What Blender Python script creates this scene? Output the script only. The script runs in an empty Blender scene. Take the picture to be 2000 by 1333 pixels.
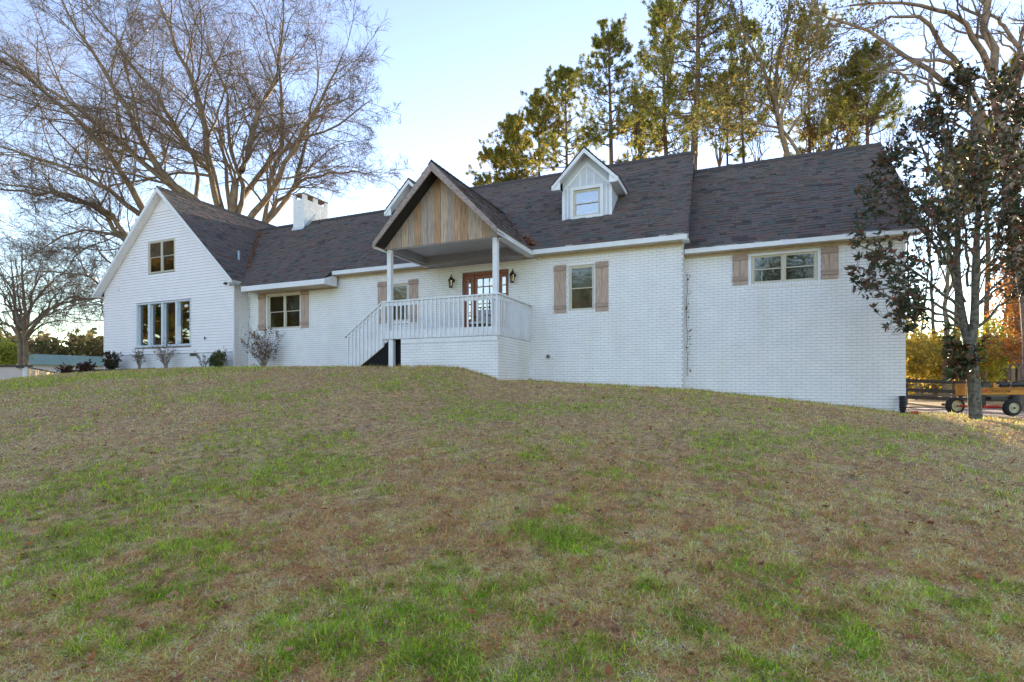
import bpy, math, random
import numpy as np
from mathutils import Vector, Matrix
R = math.radians
random.seed(7); rng = np.random.default_rng(7)
C = bpy.context.scene.collection
sc = bpy.context.scene
# World axes: x runs along the house front (to the right), y goes away from the viewer, z = 0 is the eye level of the camera.
YAW = 23.2
CT, ST = math.cos(R(YAW)), math.sin(R(YAW))
# ------------------------------------------------------------------ camera, sky, sun, exposure
cd = bpy.data.cameras.new('camera'); cam = bpy.data.objects.new('camera', cd); C.objects.link(cam)
cam.location = (0, 0, 0); cam.rotation_euler = (R(90), 0, R(YAW))
cd.sensor_width = 36; cd.lens = 36 * 1040 / 2000; cd.shift_y = 83.5 / 2000; cd.clip_end = 2000; cd.clip_start = .05
sc.camera = cam
SUN_EL, SUN_AZ = 7.5, 1.0          # azimuth from +y towards +x
w = bpy.data.worlds.new('World'); sc.world = w; w.use_nodes = True
nt = w.node_tree; nt.nodes.clear()
sky = nt.nodes.new('ShaderNodeTexSky'); sky.sky_type = 'NISHITA'; sky.sun_disc = False
sky.sun_elevation = R(SUN_EL); sky.sun_rotation = R(SUN_AZ); sky.air_density = 1.0; sky.dust_density = 0.0; sky.ozone_density = 1.5
gam = nt.nodes.new('ShaderNodeGamma'); gam.inputs[1].default_value = 1.2
bg = nt.nodes.new('ShaderNodeBackground'); bg.inputs[1].default_value = 0.15
ow = nt.nodes.new('ShaderNodeOutputWorld')
hsv = nt.nodes.new('ShaderNodeHueSaturation'); hsv.inputs['Saturation'].default_value = .84; hsv.inputs['Hue'].default_value = .522
nt.links.new(sky.outputs[0], gam.inputs[0]); nt.links.new(gam.outputs[0], hsv.inputs['Color']); nt.links.new(hsv.outputs[0], bg.inputs[0]); nt.links.new(bg.outputs[0], ow.inputs[0])
sd = bpy.data.lights.new('sun', 'SUN'); sd.energy = 5.0; sd.angle = R(0.6); sd.color = (1.0, .80, .56)
sun = bpy.data.objects.new('sun', sd); C.objects.link(sun)
dirv = Vector((math.sin(R(SUN_AZ)) * math.cos(R(SUN_EL)), math.cos(R(SUN_AZ)) * math.cos(R(SUN_EL)), math.sin(R(SUN_EL))))
sun.rotation_euler = dirv.to_track_quat('Z', 'Y').to_euler()
sc.view_settings.view_transform = 'Standard'; sc.view_settings.look = 'None'; sc.view_settings.gamma = 1
sc.view_settings.exposure = 1.85; sc.view_settings.use_curve_mapping = False
sc.cycles.transparent_max_bounces = 16; sc.cycles.max_bounces = 6; sc.cycles.diffuse_bounces = 4

# ------------------------------------------------------------------ materials
MATS = {}
def mat(name, col, rough=.7, var=0, scale=8, col2=None, bump=0, bscale=60, metal=0, spec=.4, detail=4, stretch=None, transl=0, coat=0):
    if name in MATS: return MATS[name]
    m = bpy.data.materials.new(name); MATS[name] = m; m.use_nodes = True
    n = m.node_tree.nodes; l = m.node_tree.links; b = n['Principled BSDF']
    b.inputs['Roughness'].default_value = rough; b.inputs['Metallic'].default_value = metal
    b.inputs['Specular IOR Level'].default_value = spec
    b.inputs['Base Color'].default_value = (*col, 1)
    geo = n.new('ShaderNodeNewGeometry'); vec = geo.outputs['Position']
    if stretch:
        mp = n.new('ShaderNodeMapping'); mp.inputs['Scale'].default_value = stretch; l.new(vec, mp.inputs[0]); vec = mp.outputs[0]
    csock = None
    if var or col2:
        nz = n.new('ShaderNodeTexNoise'); nz.inputs['Scale'].default_value = scale; nz.inputs['Detail'].default_value = detail
        l.new(vec, nz.inputs['Vector'])
        cr = n.new('ShaderNodeValToRGB')
        c2 = col2 or tuple(c * (1 - var) for c in col)
        cr.color_ramp.elements[0].position = .33; cr.color_ramp.elements[1].position = .67
        cr.color_ramp.elements[0].color = (*c2, 1); cr.color_ramp.elements[1].color = (*col, 1)
        l.new(nz.outputs[0], cr.inputs[0]); l.new(cr.outputs[0], b.inputs['Base Color']); csock = cr.outputs[0]
    if bump:
        nb = n.new('ShaderNodeTexNoise'); nb.inputs['Scale'].default_value = bscale; nb.inputs['Detail'].default_value = 5
        l.new(vec, nb.inputs['Vector'])
        bp = n.new('ShaderNodeBump'); bp.inputs['Strength'].default_value = bump; bp.inputs['Distance'].default_value = .02
        l.new(nb.outputs[0], bp.inputs['Height']); l.new(bp.outputs[0], b.inputs['Normal'])
    if transl:
        tr = n.new('ShaderNodeBsdfTranslucent'); tr.inputs[0].default_value = (*[min(1, c * 1.5) for c in col], 1)
        if csock: l.new(csock, tr.inputs[0])
        mx = n.new('ShaderNodeMixShader'); mx.inputs[0].default_value = transl
        l.new(b.outputs[0], mx.inputs[1]); l.new(tr.outputs[0], mx.inputs[2]); l.new(mx.outputs[0], n['Material Output'].inputs[0])
    return m
def attr_mat(name, rough=.8, transl=.25, spec=.2):
    m = bpy.data.materials.new(name); m.use_nodes = True; n = m.node_tree.nodes; l = m.node_tree.links; b = n['Principled BSDF']
    a = n.new('ShaderNodeAttribute'); a.attribute_name = 'tint'
    b.inputs['Roughness'].default_value = rough; b.inputs['Specular IOR Level'].default_value = spec
    l.new(a.outputs['Color'], b.inputs['Base Color'])
    if transl:
        tr = n.new('ShaderNodeBsdfTranslucent'); l.new(a.outputs['Color'], tr.inputs[0])
        mx = n.new('ShaderNodeMixShader'); mx.inputs[0].default_value = transl
        l.new(b.outputs[0], mx.inputs[1]); l.new(tr.outputs[0], mx.inputs[2]); l.new(mx.outputs[0], n['Material Output'].inputs[0])
    MATS[name] = m; return m
def glass_mat(name, refl=.22, tint=(.86, .9, .9), wav=0.0):
    m = bpy.data.materials.new(name); m.use_nodes = True; n = m.node_tree.nodes; l = m.node_tree.links; n.clear()
    o = n.new('ShaderNodeOutputMaterial'); g = n.new('ShaderNodeBsdfGlossy'); g.inputs['Roughness'].default_value = .02
    t = n.new('ShaderNodeBsdfTransparent'); t.inputs[0].default_value = (*tint, 1)
    fr = n.new('ShaderNodeFresnel'); fr.inputs[0].default_value = 1.5
    ad = n.new('ShaderNodeMath'); ad.operation = 'ADD'; ad.inputs[1].default_value = refl; ad.use_clamp = True
    mx = n.new('ShaderNodeMixShader'); l.new(fr.outputs[0], ad.inputs[0]); l.new(ad.outputs[0], mx.inputs[0])
    l.new(t.outputs[0], mx.inputs[1]); l.new(g.outputs[0], mx.inputs[2]); l.new(mx.outputs[0], o.inputs[0])
    if wav:
        geo = n.new('ShaderNodeNewGeometry'); nz = n.new('ShaderNodeTexNoise'); nz.inputs['Scale'].default_value = 5.0; nz.inputs['Detail'].default_value = 3; nz.inputs['Distortion'].default_value = 1.2
        l.new(geo.outputs['Position'], nz.inputs['Vector']); bp = n.new('ShaderNodeBump'); bp.inputs['Strength'].default_value = wav; bp.inputs['Distance'].default_value = .05
        l.new(nz.outputs[0], bp.inputs['Height']); l.new(bp.outputs[0], g.inputs['Normal'])
    MATS[name] = m; return m
def emit_mat(name, col, s):
    m = bpy.data.materials.new(name); m.use_nodes = True; b = m.node_tree.nodes['Principled BSDF']
    b.inputs['Emission Color'].default_value = (*col, 1); b.inputs['Emission Strength'].default_value = s; MATS[name] = m; return m

BRICK = mat('painted_brick', (.86, .86, .87), .55, scale=3.0, col2=(.79, .795, .82), bump=.25, bscale=90)
MORTAR = mat('painted_mortar', (.50, .52, .56), .8, scale=14, col2=(.38, .40, .43))
WHITE = mat('white_trim_paint', (.78, .80, .83), .45, scale=5, col2=(.71, .73, .77))
SIDING = mat('white_vinyl_siding', (.86, .84, .86), .45, scale=2.5, col2=(.82, .80, .83))
CREAM = mat('cream_window_frame', (.62, .58, .46), .5, var=.15, scale=20)
TANW = mat('cream_frieze', (.66, .58, .42), .6, var=.2, scale=9)
SHED_WOOD = mat('weathered_board', (.40, .29, .20), .85, scale=3.2, col2=(.20, .155, .12), bump=.4, bscale=22, stretch=(9, 9, 1), detail=8)
BOARD_TONES = [mat('weathered_board_%s' % k, c, .85, scale=3.0, col2=c2, bump=.4, bscale=22, stretch=(10, 10, .9), detail=8) for k, c, c2 in
               (('tan', (.58, .38, .23), (.30, .20, .135)), ('grey', (.50, .41, .34), (.26, .22, .195)), ('brown', (.54, .33, .19), (.28, .18, .11)), ('pale', (.62, .48, .36), (.33, .26, .20)))]
RAKE_W = mat('weathered_rake', (.42, .34, .31), .85, scale=4, col2=(.24, .19, .175), bump=.3, bscale=25, stretch=(2, 2, 6), detail=6)
SOFFIT_B = mat('brown_plywood_soffit', (.17, .085, .045), .9, scale=5, col2=(.07, .04, .026), detail=6)
SHUT = mat('shutter_wood', (.56, .42, .34), .85, scale=4, col2=(.36, .27, .22), bump=.3, bscale=30, stretch=(9, 9, 1), detail=7)
SHUTB = mat('shutter_batten_wood', (.46, .34, .28), .85, scale=4, col2=(.28, .21, .17), bump=.3, bscale=30, stretch=(1, 9, 9), detail=7)
DOORW = mat('door_wood', (.27, .07, .028), .35, scale=5, col2=(.17, .042, .016), stretch=(6, 6, 1), spec=.5)
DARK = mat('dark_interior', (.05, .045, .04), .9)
ROOMW = mat('room_wall', (.30, .24, .15), .9)
WARMW = mat('warm_room_wall', (.80, .52, .20), .9)
CURT = mat('curtain_cloth', (.80, .72, .50), .9, scale=5, col2=(.45, .36, .2), stretch=(14, 14, .6), transl=.65)
PLAST = mat('plastic_sheeting', (.13, .15, .145), .6, scale=4, col2=(.045, .05, .052), detail=5, bump=.5, bscale=5)
BLACK = mat('black_metal', (.012, .012, .012), .4, spec=.5)
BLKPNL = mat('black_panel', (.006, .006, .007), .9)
CEIL = mat('porch_ceiling_paint', (.62, .61, .61), .6, var=.08, scale=5)
LEAD = mat('flashing', (.25, .27, .29), .4, metal=.6, var=.2)
GLASS = glass_mat('window_glass', .22)
GLASS2 = glass_mat('window_glass_wavy', .07, (.75, .8, .8), .05)
def stain(m, col=(.60, .55, .40)):
    n = m.node_tree.nodes; l = m.node_tree.links; b = n['Principled BSDF']; src = b.inputs['Base Color'].links[0].from_socket
    geo = n.new('ShaderNodeNewGeometry'); mp = n.new('ShaderNodeMapping'); mp.inputs['Scale'].default_value = (1.6, 1.6, .45); l.new(geo.outputs['Position'], mp.inputs[0])
    nz = n.new('ShaderNodeTexNoise'); nz.inputs['Scale'].default_value = 1.0; nz.inputs['Detail'].default_value = 9; l.new(mp.outputs[0], nz.inputs['Vector'])
    mr = n.new('ShaderNodeMapRange'); mr.inputs[1].default_value = .50; mr.inputs[2].default_value = .78; mr.inputs[4].default_value = .30; l.new(nz.outputs[0], mr.inputs[0])
    mx = n.new('ShaderNodeMix'); mx.data_type = 'RGBA'; mx.inputs['B'].default_value = (*col, 1); l.new(mr.outputs[0], mx.inputs[0]); l.new(src, mx.inputs['A'])
    n2 = n.new('ShaderNodeTexNoise'); n2.inputs['Scale'].default_value = 11; n2.inputs['Detail'].default_value = 3; l.new(geo.outputs['Position'], n2.inputs['Vector'])
    m2 = n.new('ShaderNodeMapRange'); m2.inputs[1].default_value = .745; m2.inputs[2].default_value = .78; m2.inputs[4].default_value = .8; l.new(n2.outputs[0], m2.inputs[0])
    my = n.new('ShaderNodeMix'); my.data_type = 'RGBA'; my.inputs['B'].default_value = (.18, .10, .07, 1); l.new(m2.outputs[0], my.inputs[0]); l.new(mx.outputs['Result'], my.inputs['A']); l.new(my.outputs['Result'], b.inputs['Base Color'])
stain(BRICK); stain(WHITE, (.52, .50, .42))
SH_TONES = [mat('shingle_' + k, c, .95, scale=45, col2=tuple(x * .8 for x in c), spec=.15, bump=.4, bscale=220) for k, c in
            (('slate', (.168, .140, .130)), ('maroon', (.180, .124, .112)), ('teal', (.130, .130, .120)), ('umber', (.182, .144, .122)), ('charcoal', (.105, .088, .082)))]
RDECK = mat('roof_underlay', (.03, .028, .03), .95)

# ------------------------------------------------------------------ mesh helpers
def link(name, me, parent=None):
    o = bpy.data.objects.new(name, me); C.objects.link(o)
    if parent: o.parent = parent; o.matrix_parent_inverse = Matrix.Identity(4)
    return o
class MB:
    def __init__(s): s.v = []; s.f = []; s.m = []
    def add(s, vs, fs, mi=0):
        b = len(s.v); s.v += [tuple(x) for x in vs]; s.f += [tuple(b + i for i in f) for f in fs]; s.m += [mi] * len(fs); return s
    def box(s, x0, x1, y0, y1, z0, z1, mi=0):
        return s.add([(x0, y0, z0), (x1, y0, z0), (x1, y1, z0), (x0, y1, z0), (x0, y0, z1), (x1, y0, z1), (x1, y1, z1), (x0, y1, z1)],
                     [(0, 3, 2, 1), (4, 5, 6, 7), (0, 1, 5, 4), (1, 2, 6, 5), (2, 3, 7, 6), (3, 0, 4, 7)], mi)
    def prism(s, poly, a0, a1, ax='y', mi=0):      # polygon in (x,z) extruded along y, or in (y,z) along x
        n = len(poly)
        f = (lambda p, a: (p[0], a, p[1])) if ax == 'y' else (lambda p, a: (a, p[0], p[1]))
        vs = [f(p, a0) for p in poly] + [f(p, a1) for p in poly]
        return s.add(vs, [tuple(range(n)), tuple(range(2 * n - 1, n - 1, -1))] + [(i, i + n, (i + 1) % n + n, (i + 1) % n) for i in range(n)], mi)
    def tube(s, pts, rad, n=6, mi=0, caps=True):
        pts = [Vector(p) for p in pts]; rings = []
        for i, p in enumerate(pts):
            t = (pts[min(i + 1, len(pts) - 1)] - pts[max(i - 1, 0)]).normalized()
            ref = Vector((0, 0, 1)) if abs(t.z) < .9 else Vector((1, 0, 0))
            a = t.cross(ref).normalized(); b = t.cross(a); r = rad[i] if hasattr(rad, '__len__') else rad
            rings.append([p + (a * math.cos(2 * math.pi * k / n) + b * math.sin(2 * math.pi * k / n)) * r for k in range(n)])
        vs = [q for rg in rings for q in rg]; fs = []
        for i in range(len(pts) - 1):
            for k in range(n): fs.append((i * n + k, i * n + (k + 1) % n, (i + 1) * n + (k + 1) % n, (i + 1) * n + k))
        if caps: fs.append(tuple(range(n - 1, -1, -1))); fs.append(tuple(len(vs) - n + k for k in range(n)))
        return s.add(vs, fs, mi)
    def lathe(s, c, prof, n=16, axis='z', mi=0, caps=True):   # profile [(r, h)]
        vs = []; fs = []
        for r, h in prof:
            for k in range(n):
                a = 2 * math.pi * k / n; p = (r * math.cos(a), r * math.sin(a), h)
                if axis == 'y': p = (p[0], p[2], p[1])
                if axis == 'x': p = (p[2], p[0], p[1])
                vs.append((c[0] + p[0], c[1] + p[1], c[2] + p[2]))
        for i in range(len(prof) - 1):
            for k in range(n): fs.append((i * n + k, i * n + (k + 1) % n, (i + 1) * n + (k + 1) % n, (i + 1) * n + k))
        if caps: fs.append(tuple(range(n - 1, -1, -1))); fs.append(tuple((len(prof) - 1) * n + k for k in range(n)))
        return s.add(vs, fs, mi)
    def build(s, name, mats, parent=None, fix=True):
        me = bpy.data.meshes.new(name); me.from_pydata(s.v, [], s.f)
        if not isinstance(mats, (list, tuple)): mats = [mats]
        for m in mats: me.materials.append(m)
        if len(mats) > 1: me.polygons.foreach_set('material_index', s.m)
        if fix:
            import bmesh
            bm = bmesh.new(); bm.from_mesh(me); bmesh.ops.recalc_face_normals(bm, faces=bm.faces); bm.to_mesh(me); bm.free()
        me.update(); return link(name, me, parent)
def bevel(o, w=.006):
    md = o.modifiers.new('bevel', 'BEVEL'); md.width = w; md.segments = 1; md.limit_method = 'ANGLE'; return o
def np_mesh(name, V, F, mats, parent=None, tint=None, mi=None, smooth=False):
    V = np.asarray(V, dtype=np.float32); F = np.asarray(F, dtype=np.int32); m, k = F.shape
    me = bpy.data.meshes.new(name); me.vertices.add(len(V)); me.vertices.foreach_set('co', V.ravel())
    me.loops.add(m * k); me.loops.foreach_set('vertex_index', F.ravel())
    me.polygons.add(m); me.polygons.foreach_set('loop_start', np.arange(0, m * k, k, dtype=np.int32))
    me.polygons.foreach_set('loop_total', np.full(m, k, dtype=np.int32))
    if not isinstance(mats, (list, tuple)): mats = [mats]
    for x in mats: me.materials.append(x)
    if mi is not None: me.polygons.foreach_set('material_index', np.asarray(mi, dtype=np.int32))
    me.polygons.foreach_set('use_smooth', np.full(m, smooth))
    if tint is not None:
        a = me.attributes.new('tint', 'FLOAT_COLOR', 'POINT'); t = np.ones((len(V), 4), dtype=np.float32); t[:, :3] = tint; a.data.foreach_set('color', t.ravel())
    me.update(); me.validate(); return link(name, me, parent)
def empty(name, loc=(0, 0, 0), label=None, cat=None, group=None):
    o = bpy.data.objects.new(name, None); C.objects.link(o); o.location = loc; o.empty_display_size = .2
    return tag(o, label, cat, group)
def tag(o, label=None, cat=None, group=None, kind=None):
    if label: o['label'] = label
    if cat: o['category'] = cat
    if group: o['group'] = group
    if kind: o['kind'] = kind
    return o
def at(px, py, Y):                                   # sight line of a photo pixel at depth Y -> world point (used for laying out far trees)
    k = (px - 1000) / 1040; X = Y * k
    return Vector((X * CT - Y * ST, X * ST + Y * CT, (750 - py) / 1040 * Y))
def vnoise(x, y, seed=0):                            # cheap smooth value noise, arrays
    x = np.asarray(x, float); y = np.asarray(y, float); xi = np.floor(x); yi = np.floor(y); fx = x - xi; fy = y - yi
    fx = fx * fx * (3 - 2 * fx); fy = fy * fy * (3 - 2 * fy)
    h = lambda a, b: np.modf(np.abs(np.sin(a * 127.1 + b * 311.7 + seed * 74.7) * 43758.5453))[0]
    return (h(xi, yi) * (1 - fx) + h(xi + 1, yi) * fx) * (1 - fy) + (h(xi, yi + 1) * (1 - fx) + h(xi + 1, yi + 1) * fx) * fy

# ------------------------------------------------------------------ ground
_gx = [-90, -60, -40, -30, -28, -25.2, -23.5, -22.1, -20, -18.4, -16, -12, -10, -8.1, -6.9, -6.2, -5.55, -5.2, -4, -1.3, 1, 3.35, 4.1, 6, 10, 20, 60]
_gz = [-4, -2.4, -1.5, -.45, -.1, .24, .33, .385, .44, .475, .505, .48, .46, .43, .41, .36, .17, .06, -.01, -.15, -.39, -.66, -.66, -.80, -1.0, -1.3, -2]
def ground(u, v):
    u = np.asarray(u, float); v = np.asarray(v, float)
    B = np.interp(u, _gx, _gz)
    t = np.clip(v / 11.4, -3, 1); t = np.where(t > 0, t ** .95, t * .6)
    z = -1.62 + (B + 1.62) * t
    bed = np.clip((v - 12.35) / .55, 0, 1) * np.clip((u + 27) / 1.5, 0, 1) * np.clip((-15.9 - u) / .6, 0, 1) * (v < 14.4); z = z + (.55 - z) * bed * (z < .55)
    back = np.clip((v - 14.5) / 10, 0, 1); back = back * back * (3 - 2 * back)
    outside = (u > 3.4) | (u < -23.4)
    far = np.where(u > -10, -1.0 - .004 * np.clip(v - 25, 0, 200), -1.1 - .01 * np.clip(v - 25, 0, 200))
    z = z * (1 - back) + far * back
    z = z + .05 * (vnoise(u * .5, v * .5, 3) - .5) * np.clip(1 - np.abs(v - 5) / 7, 0, 1)
    return z
def gz(u, v): return float(ground(u, v))
LAWN = mat('lawn_thatch', (.66, .43, .22), .95, scale=11, col2=(.26, .16, .08), bump=1.0, bscale=35, detail=10)
def axis_pts(*segs):
    out = []
    for a, b, st in segs: out += list(np.arange(a, b, st))
    return np.array(out)
gu = axis_pts((-400, -60, 20), (-60, -26, 2), (-26, 12, .25), (12, 60, 2), (60, 401, 20))
gv = axis_pts((-200, -10, 10), (-10, 0, 1), (0, 16, .25), (16, 60, 1.5), (60, 421, 20))
UU, VV = np.meshgrid(gu, gv); ZZ = ground(UU, VV); n1, n2 = UU.shape
idx = np.arange(n1 * n2).reshape(n1, n2)
F = np.stack([idx[:-1, :-1], idx[:-1, 1:], idx[1:, 1:], idx[1:, :-1]], -1).reshape(-1, 4)
lawn = np_mesh('ground', np.stack([UU, VV, ZZ], -1).reshape(-1, 3), F, LAWN, smooth=True); tag(lawn, 'sloping lawn of dormant tan grass with green patches', kind='structure')

# driveway sheet, right of the house
def sheet(name, poly_fn, m, label, u0, u1, v0, v1, st, dz):
    us = np.arange(u0, u1 + st, st); vs = np.arange(v0, v1 + st, st); U, V = np.meshgrid(us, vs)
    n1, n2 = U.shape; ix = np.arange(n1 * n2).reshape(n1, n2)
    F = np.stack([ix[:-1, :-1], ix[:-1, 1:], ix[1:, 1:], ix[1:, :-1]], -1).reshape(-1, 4)
    cu = U.ravel()[F].mean(1); cv = V.ravel()[F].mean(1); F = F[poly_fn(cu, cv)]
    o = np_mesh(name, np.stack([U, V, ground(U, V) + dz], -1).reshape(-1, 3), F, m, smooth=True); tag(o, label, kind='structure'); return o
sheet('driveway', lambda u, v: (u > 3.45) & (v > 14.4 + .5 * vnoise(u * 1.3, v * 0, 5) - .02 * u) & (v < 27 + 1.5 * vnoise(u * .4, v * 0, 9)),
      mat('dirt_drive', (.36, .23, .16), .95, scale=1.2, col2=(.22, .13, .09), bump=.6, bscale=20, detail=8), 'reddish dirt driveway beside the house', 3.2, 45, 14, 30, .3, .02)
sheet('leaf_litter_ground', lambda u, v: (v > 27.5 + .8 * vnoise(u, v * 0, 2)), mat('leaf_litter', (.50, .30, .09), .95, scale=2.5, col2=(.30, .17, .06), bump=.8, bscale=25, detail=9),
      'ground under the trees covered with golden fallen leaves', 2, 60, 27, 62, .8, .03)

# ------------------------------------------------------------------ house
house = empty('house', (0, 0, 0), 'long white painted brick house with dark shingled roofs, wooden porch gable and white railing', 'house')
TH = R(41.19)
CAMP = Vector((0, 0, 0))
BR = []            # brick records: x0,x1,y0,y1,z0,z1,wall, visible size
CH, BW, JT = .0677, .203, .010
def spans(c0, c1, ops):
    out = [(c0, c1)]
    for a, b in ops:
        nx = []
        for p, q in out:
            if b <= p or a >= q: nx.append((p, q)); continue
            if a > p: nx.append((p, a))
            if b < q: nx.append((b, q))
        out = nx
    return out
def wall(M, ax, c0, c1, t0, t1, z0, z1, ops=()):
    zs = sorted({z0, z1} | {z for o in ops for z in (o[2], o[3]) if z0 < z < z1})
    for a, b in zip(zs, zs[1:]):
        mid = (a + b) / 2
        for p, q in spans(c0, c1, [(o[0], o[1]) for o in ops if o[2] < mid < o[3]]):
            if ax == 'u': M.box(p, q, t0, t1, a, b)
            else: M.box(t0, t1, p, q, a, b)
def bricks(ax, sgn, c0, c1, d, z0, z1, ops=(), wallname='', full=True, hi=None, ph=0):
    k = 0; z = z0
    while z < z1 - .02:
        zt = min(z + CH, z1) - JT; zm = (z + zt) / 2; off = (BW / 2 if k % 2 else 0) + ph
        ed = (hi(zm) if hi else (c0, c1))
        for p, q in spans(ed[0], ed[1], [(o[0], o[1]) for o in ops if o[2] < zm < o[3]]):
            a = math.floor((p - off) / BW) * BW + off
            while a < q:
                x0, x1 = max(a + JT * .35, p), min(a + BW - JT * .35, q); a += BW
                if x1 - x0 < .03: continue
                if ax == 'u' and full and zt < gz((x0 + x1) / 2, d) - .03: continue
                pr = .006 + random.uniform(-.0015, .002); jz = random.uniform(-.001, .001)
                if ax == 'u': BR.append((x0, x1, d - pr, d + .01, z + jz, zt + jz, wallname))
                else: BR.append((d - .01, d + pr, x0, x1, z + jz, zt + jz, wallname) if sgn > 0 else (d - pr, d + .01, x0, x1, z + jz, zt + jz, wallname))
        z += CH; k += 1
def rowlock(c0, c1, d, z0, z1, wallname, w_=.0677, out=.02):
    n = max(1, round((c1 - c0) / w_)); s = (c1 - c0) / n
    for i in range(n): BR.append((c0 + i * s + .004, c0 + (i + 1) * s - .004, d - out - random.uniform(0, .003), d + .01, z0 + .004, z1 - .004, wallname))
WALLS = {}
MD = 13.7                                          # main wall plane
# openings (x0,x1,z0,z1)
O_MAIN = (-4.251, -3.49, 1.95, 3.177); O_PORCHW = (-10.08, -9.30, 1.92, 3.10); O_DOOR = (-7.45, -5.975, 1.20, 3.22); O_LEFT = (-15.19, -13.61, 1.895, 3.106)
O_WING = (.187, 1.715, 2.423, 3.157); O_GUP = (-20.643, -19.149, 4.165, 5.38); O_GLOW = (-21.355, -18.29, 1.40, 3.065)
M = MB(); wall(M, 'u', -16.1, -1.3, MD, MD + .2, -.6, 3.50, [O_MAIN, O_PORCHW, O_DOOR, O_LEFT]); WALLS['main'] = M.build('brick_wall', MORTAR, house)
bricks('u', -1, -16.08, -1.3, MD, -.55, 3.46, [O_MAIN[:2] + (1.874, 3.2), O_PORCHW[:2] + (1.84, 3.12), O_DOOR, O_LEFT[:2] + (1.815, 3.13)], 'main')
for o in (O_MAIN, O_PORCHW, O_LEFT): rowlock(o[0], o[1], MD, o[2] - .076, o[2], 'main')
WD = 14.2
M = MB(); wall(M, 'u', -1.34, 3.35, WD, WD + .2, -1.3, 3.26, [O_WING]); M.box(3.15, 3.35, WD + .2, 21.3, -1.3, 3.26); WALLS['wing'] = M.build('brick_wall', MORTAR, house)
bricks('u', -1, -1.3, 3.35, WD, -1.02, 3.22, [O_WING[:2] + (2.33, 3.18)], 'wing')
bricks('v', 1, WD, 20.0, 3.35, -1.02, 3.22, (), 'wing', full=False)
rowlock(O_WING[0], O_WING[1], WD, 2.335, 2.423, 'wing')
M = MB(); M.box(-1.5, -1.3, MD + .2, WD, -.6, 3.5); WALLS['ret'] = M.build('brick_wall', MORTAR, house)
bricks('v', 1, MD, WD, -1.3, -.55, 3.5, (), 'ret', full=False)
GV = 13.15                                         # front plane of the sided gable
M = MB(); M.box(-16.3, -16.1, GV, MD, .2, 3.5); WALLS['gside'] = M.build('brick_wall', MORTAR, house)
bricks('v', 1, GV + .03, MD, -16.1, .3, 3.46, (), 'gside', full=False)
M = MB(); M.box(-23.35, -16.1, GV, GV + .2, .2, 1.12); WALLS['found'] = M.build('foundation_wall', MORTAR, house)
bricks('u', -1, -23.35, -16.1, GV, .35, 1.11, [(-21.45, -21.05, .99, 1.11), (-18.32, -17.95, 1.0, 1.11)], 'found', ph=.05)
# porch base
PF = 11.565
M = MB(); M.box(-8.09, -5.319, PF, PF + .2, -.3, 1.16); M.box(-5.519, -5.319, PF + .2, MD, -.3, 1.16); M.box(-8.09, -7.95, PF + .2, MD, -.3, 1.16); WALLS['porch'] = M.build('porch_base', MORTAR, house)
bricks('u', -1, -8.09, -5.319, PF, -.2, 1.04, (), 'porch', full=False)
rowlock(-8.09, -5.33, PF, 1.04, 1.15, 'porch', .0677, .009)
bricks('v', 1, PF, MD, -5.319, -.2, 1.15, (), 'porch', full=False)
# chimney
CX0, CX1, CY0, CY1, CZ = -16.72, -16.12, 16.4, 17.74, 7.71
M = MB(); M.box(CX0 + .01, CX1 - .01, CY0 + .01, CY1 - .01, 5.6, 7.42)
for (a, b, c, d) in ((CX0, CX0 + .12, CY0, CY0 + .12), (CX1 - .07, CX1, CY0, CY0 + .14), (CX1 - .07, CX1, 16.9, 17.15), (CX1 - .07, CX1, CY1 - .2, CY1), (CX0, CX0 + .07, 16.9, 17.15), (CX0, CX0 + .07, CY1 - .2, CY1)):
    M.box(a + .01, b - .01, c + .01, d - .01, 7.42, 7.65)
WALLS['chim'] = M.build('chimney', MORTAR, house)
bricks('u', -1, CX0, CX1, CY0 + .01, 6.18, 7.65, [(CX0 + .12, CX1 - .13, 7.47, 8)], 'chim', full=False)
bricks('v', 1, CY0, CY1, CX1 - .01, 6.18, 7.65, [(16.58, 16.9, 7.47, 8), (17.15, 17.53, 7.47, 8)], 'chim', full=False)
bricks('v', -1, CY0, CY1, CX0 + .01, 6.18, 7.65, [(16.58, 16.9, 7.47, 8), (17.15, 17.53, 7.47, 8)], 'chim', full=False)
M = MB(); M.box(CX0 - .005, CX1 + .005, CY0 - .005, CY1 + .005, 7.655, 7.70); M.build('chimney_cap', mat('clay_cap', (.30, .22, .15), .9, var=.4), WALLS['chim'])
M = MB(); M.prism([(CY0 - .25, 6.04), (CY0 - .02, 6.245), (CY0 - .02, 6.42), (17.0, 7.0), (17.0, 6.8), (CY0 - .02, 6.26)], CX1 + .012, CX1 + .03, 'x'); M.box(CX0 - .03, CX1 + .03, CY0 - .04, CY0 - .012, 6.2, 6.33)
M.build('flashing', mat('white_flashing', (.62, .68, .75), .5, var=.2), WALLS['chim'])

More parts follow.
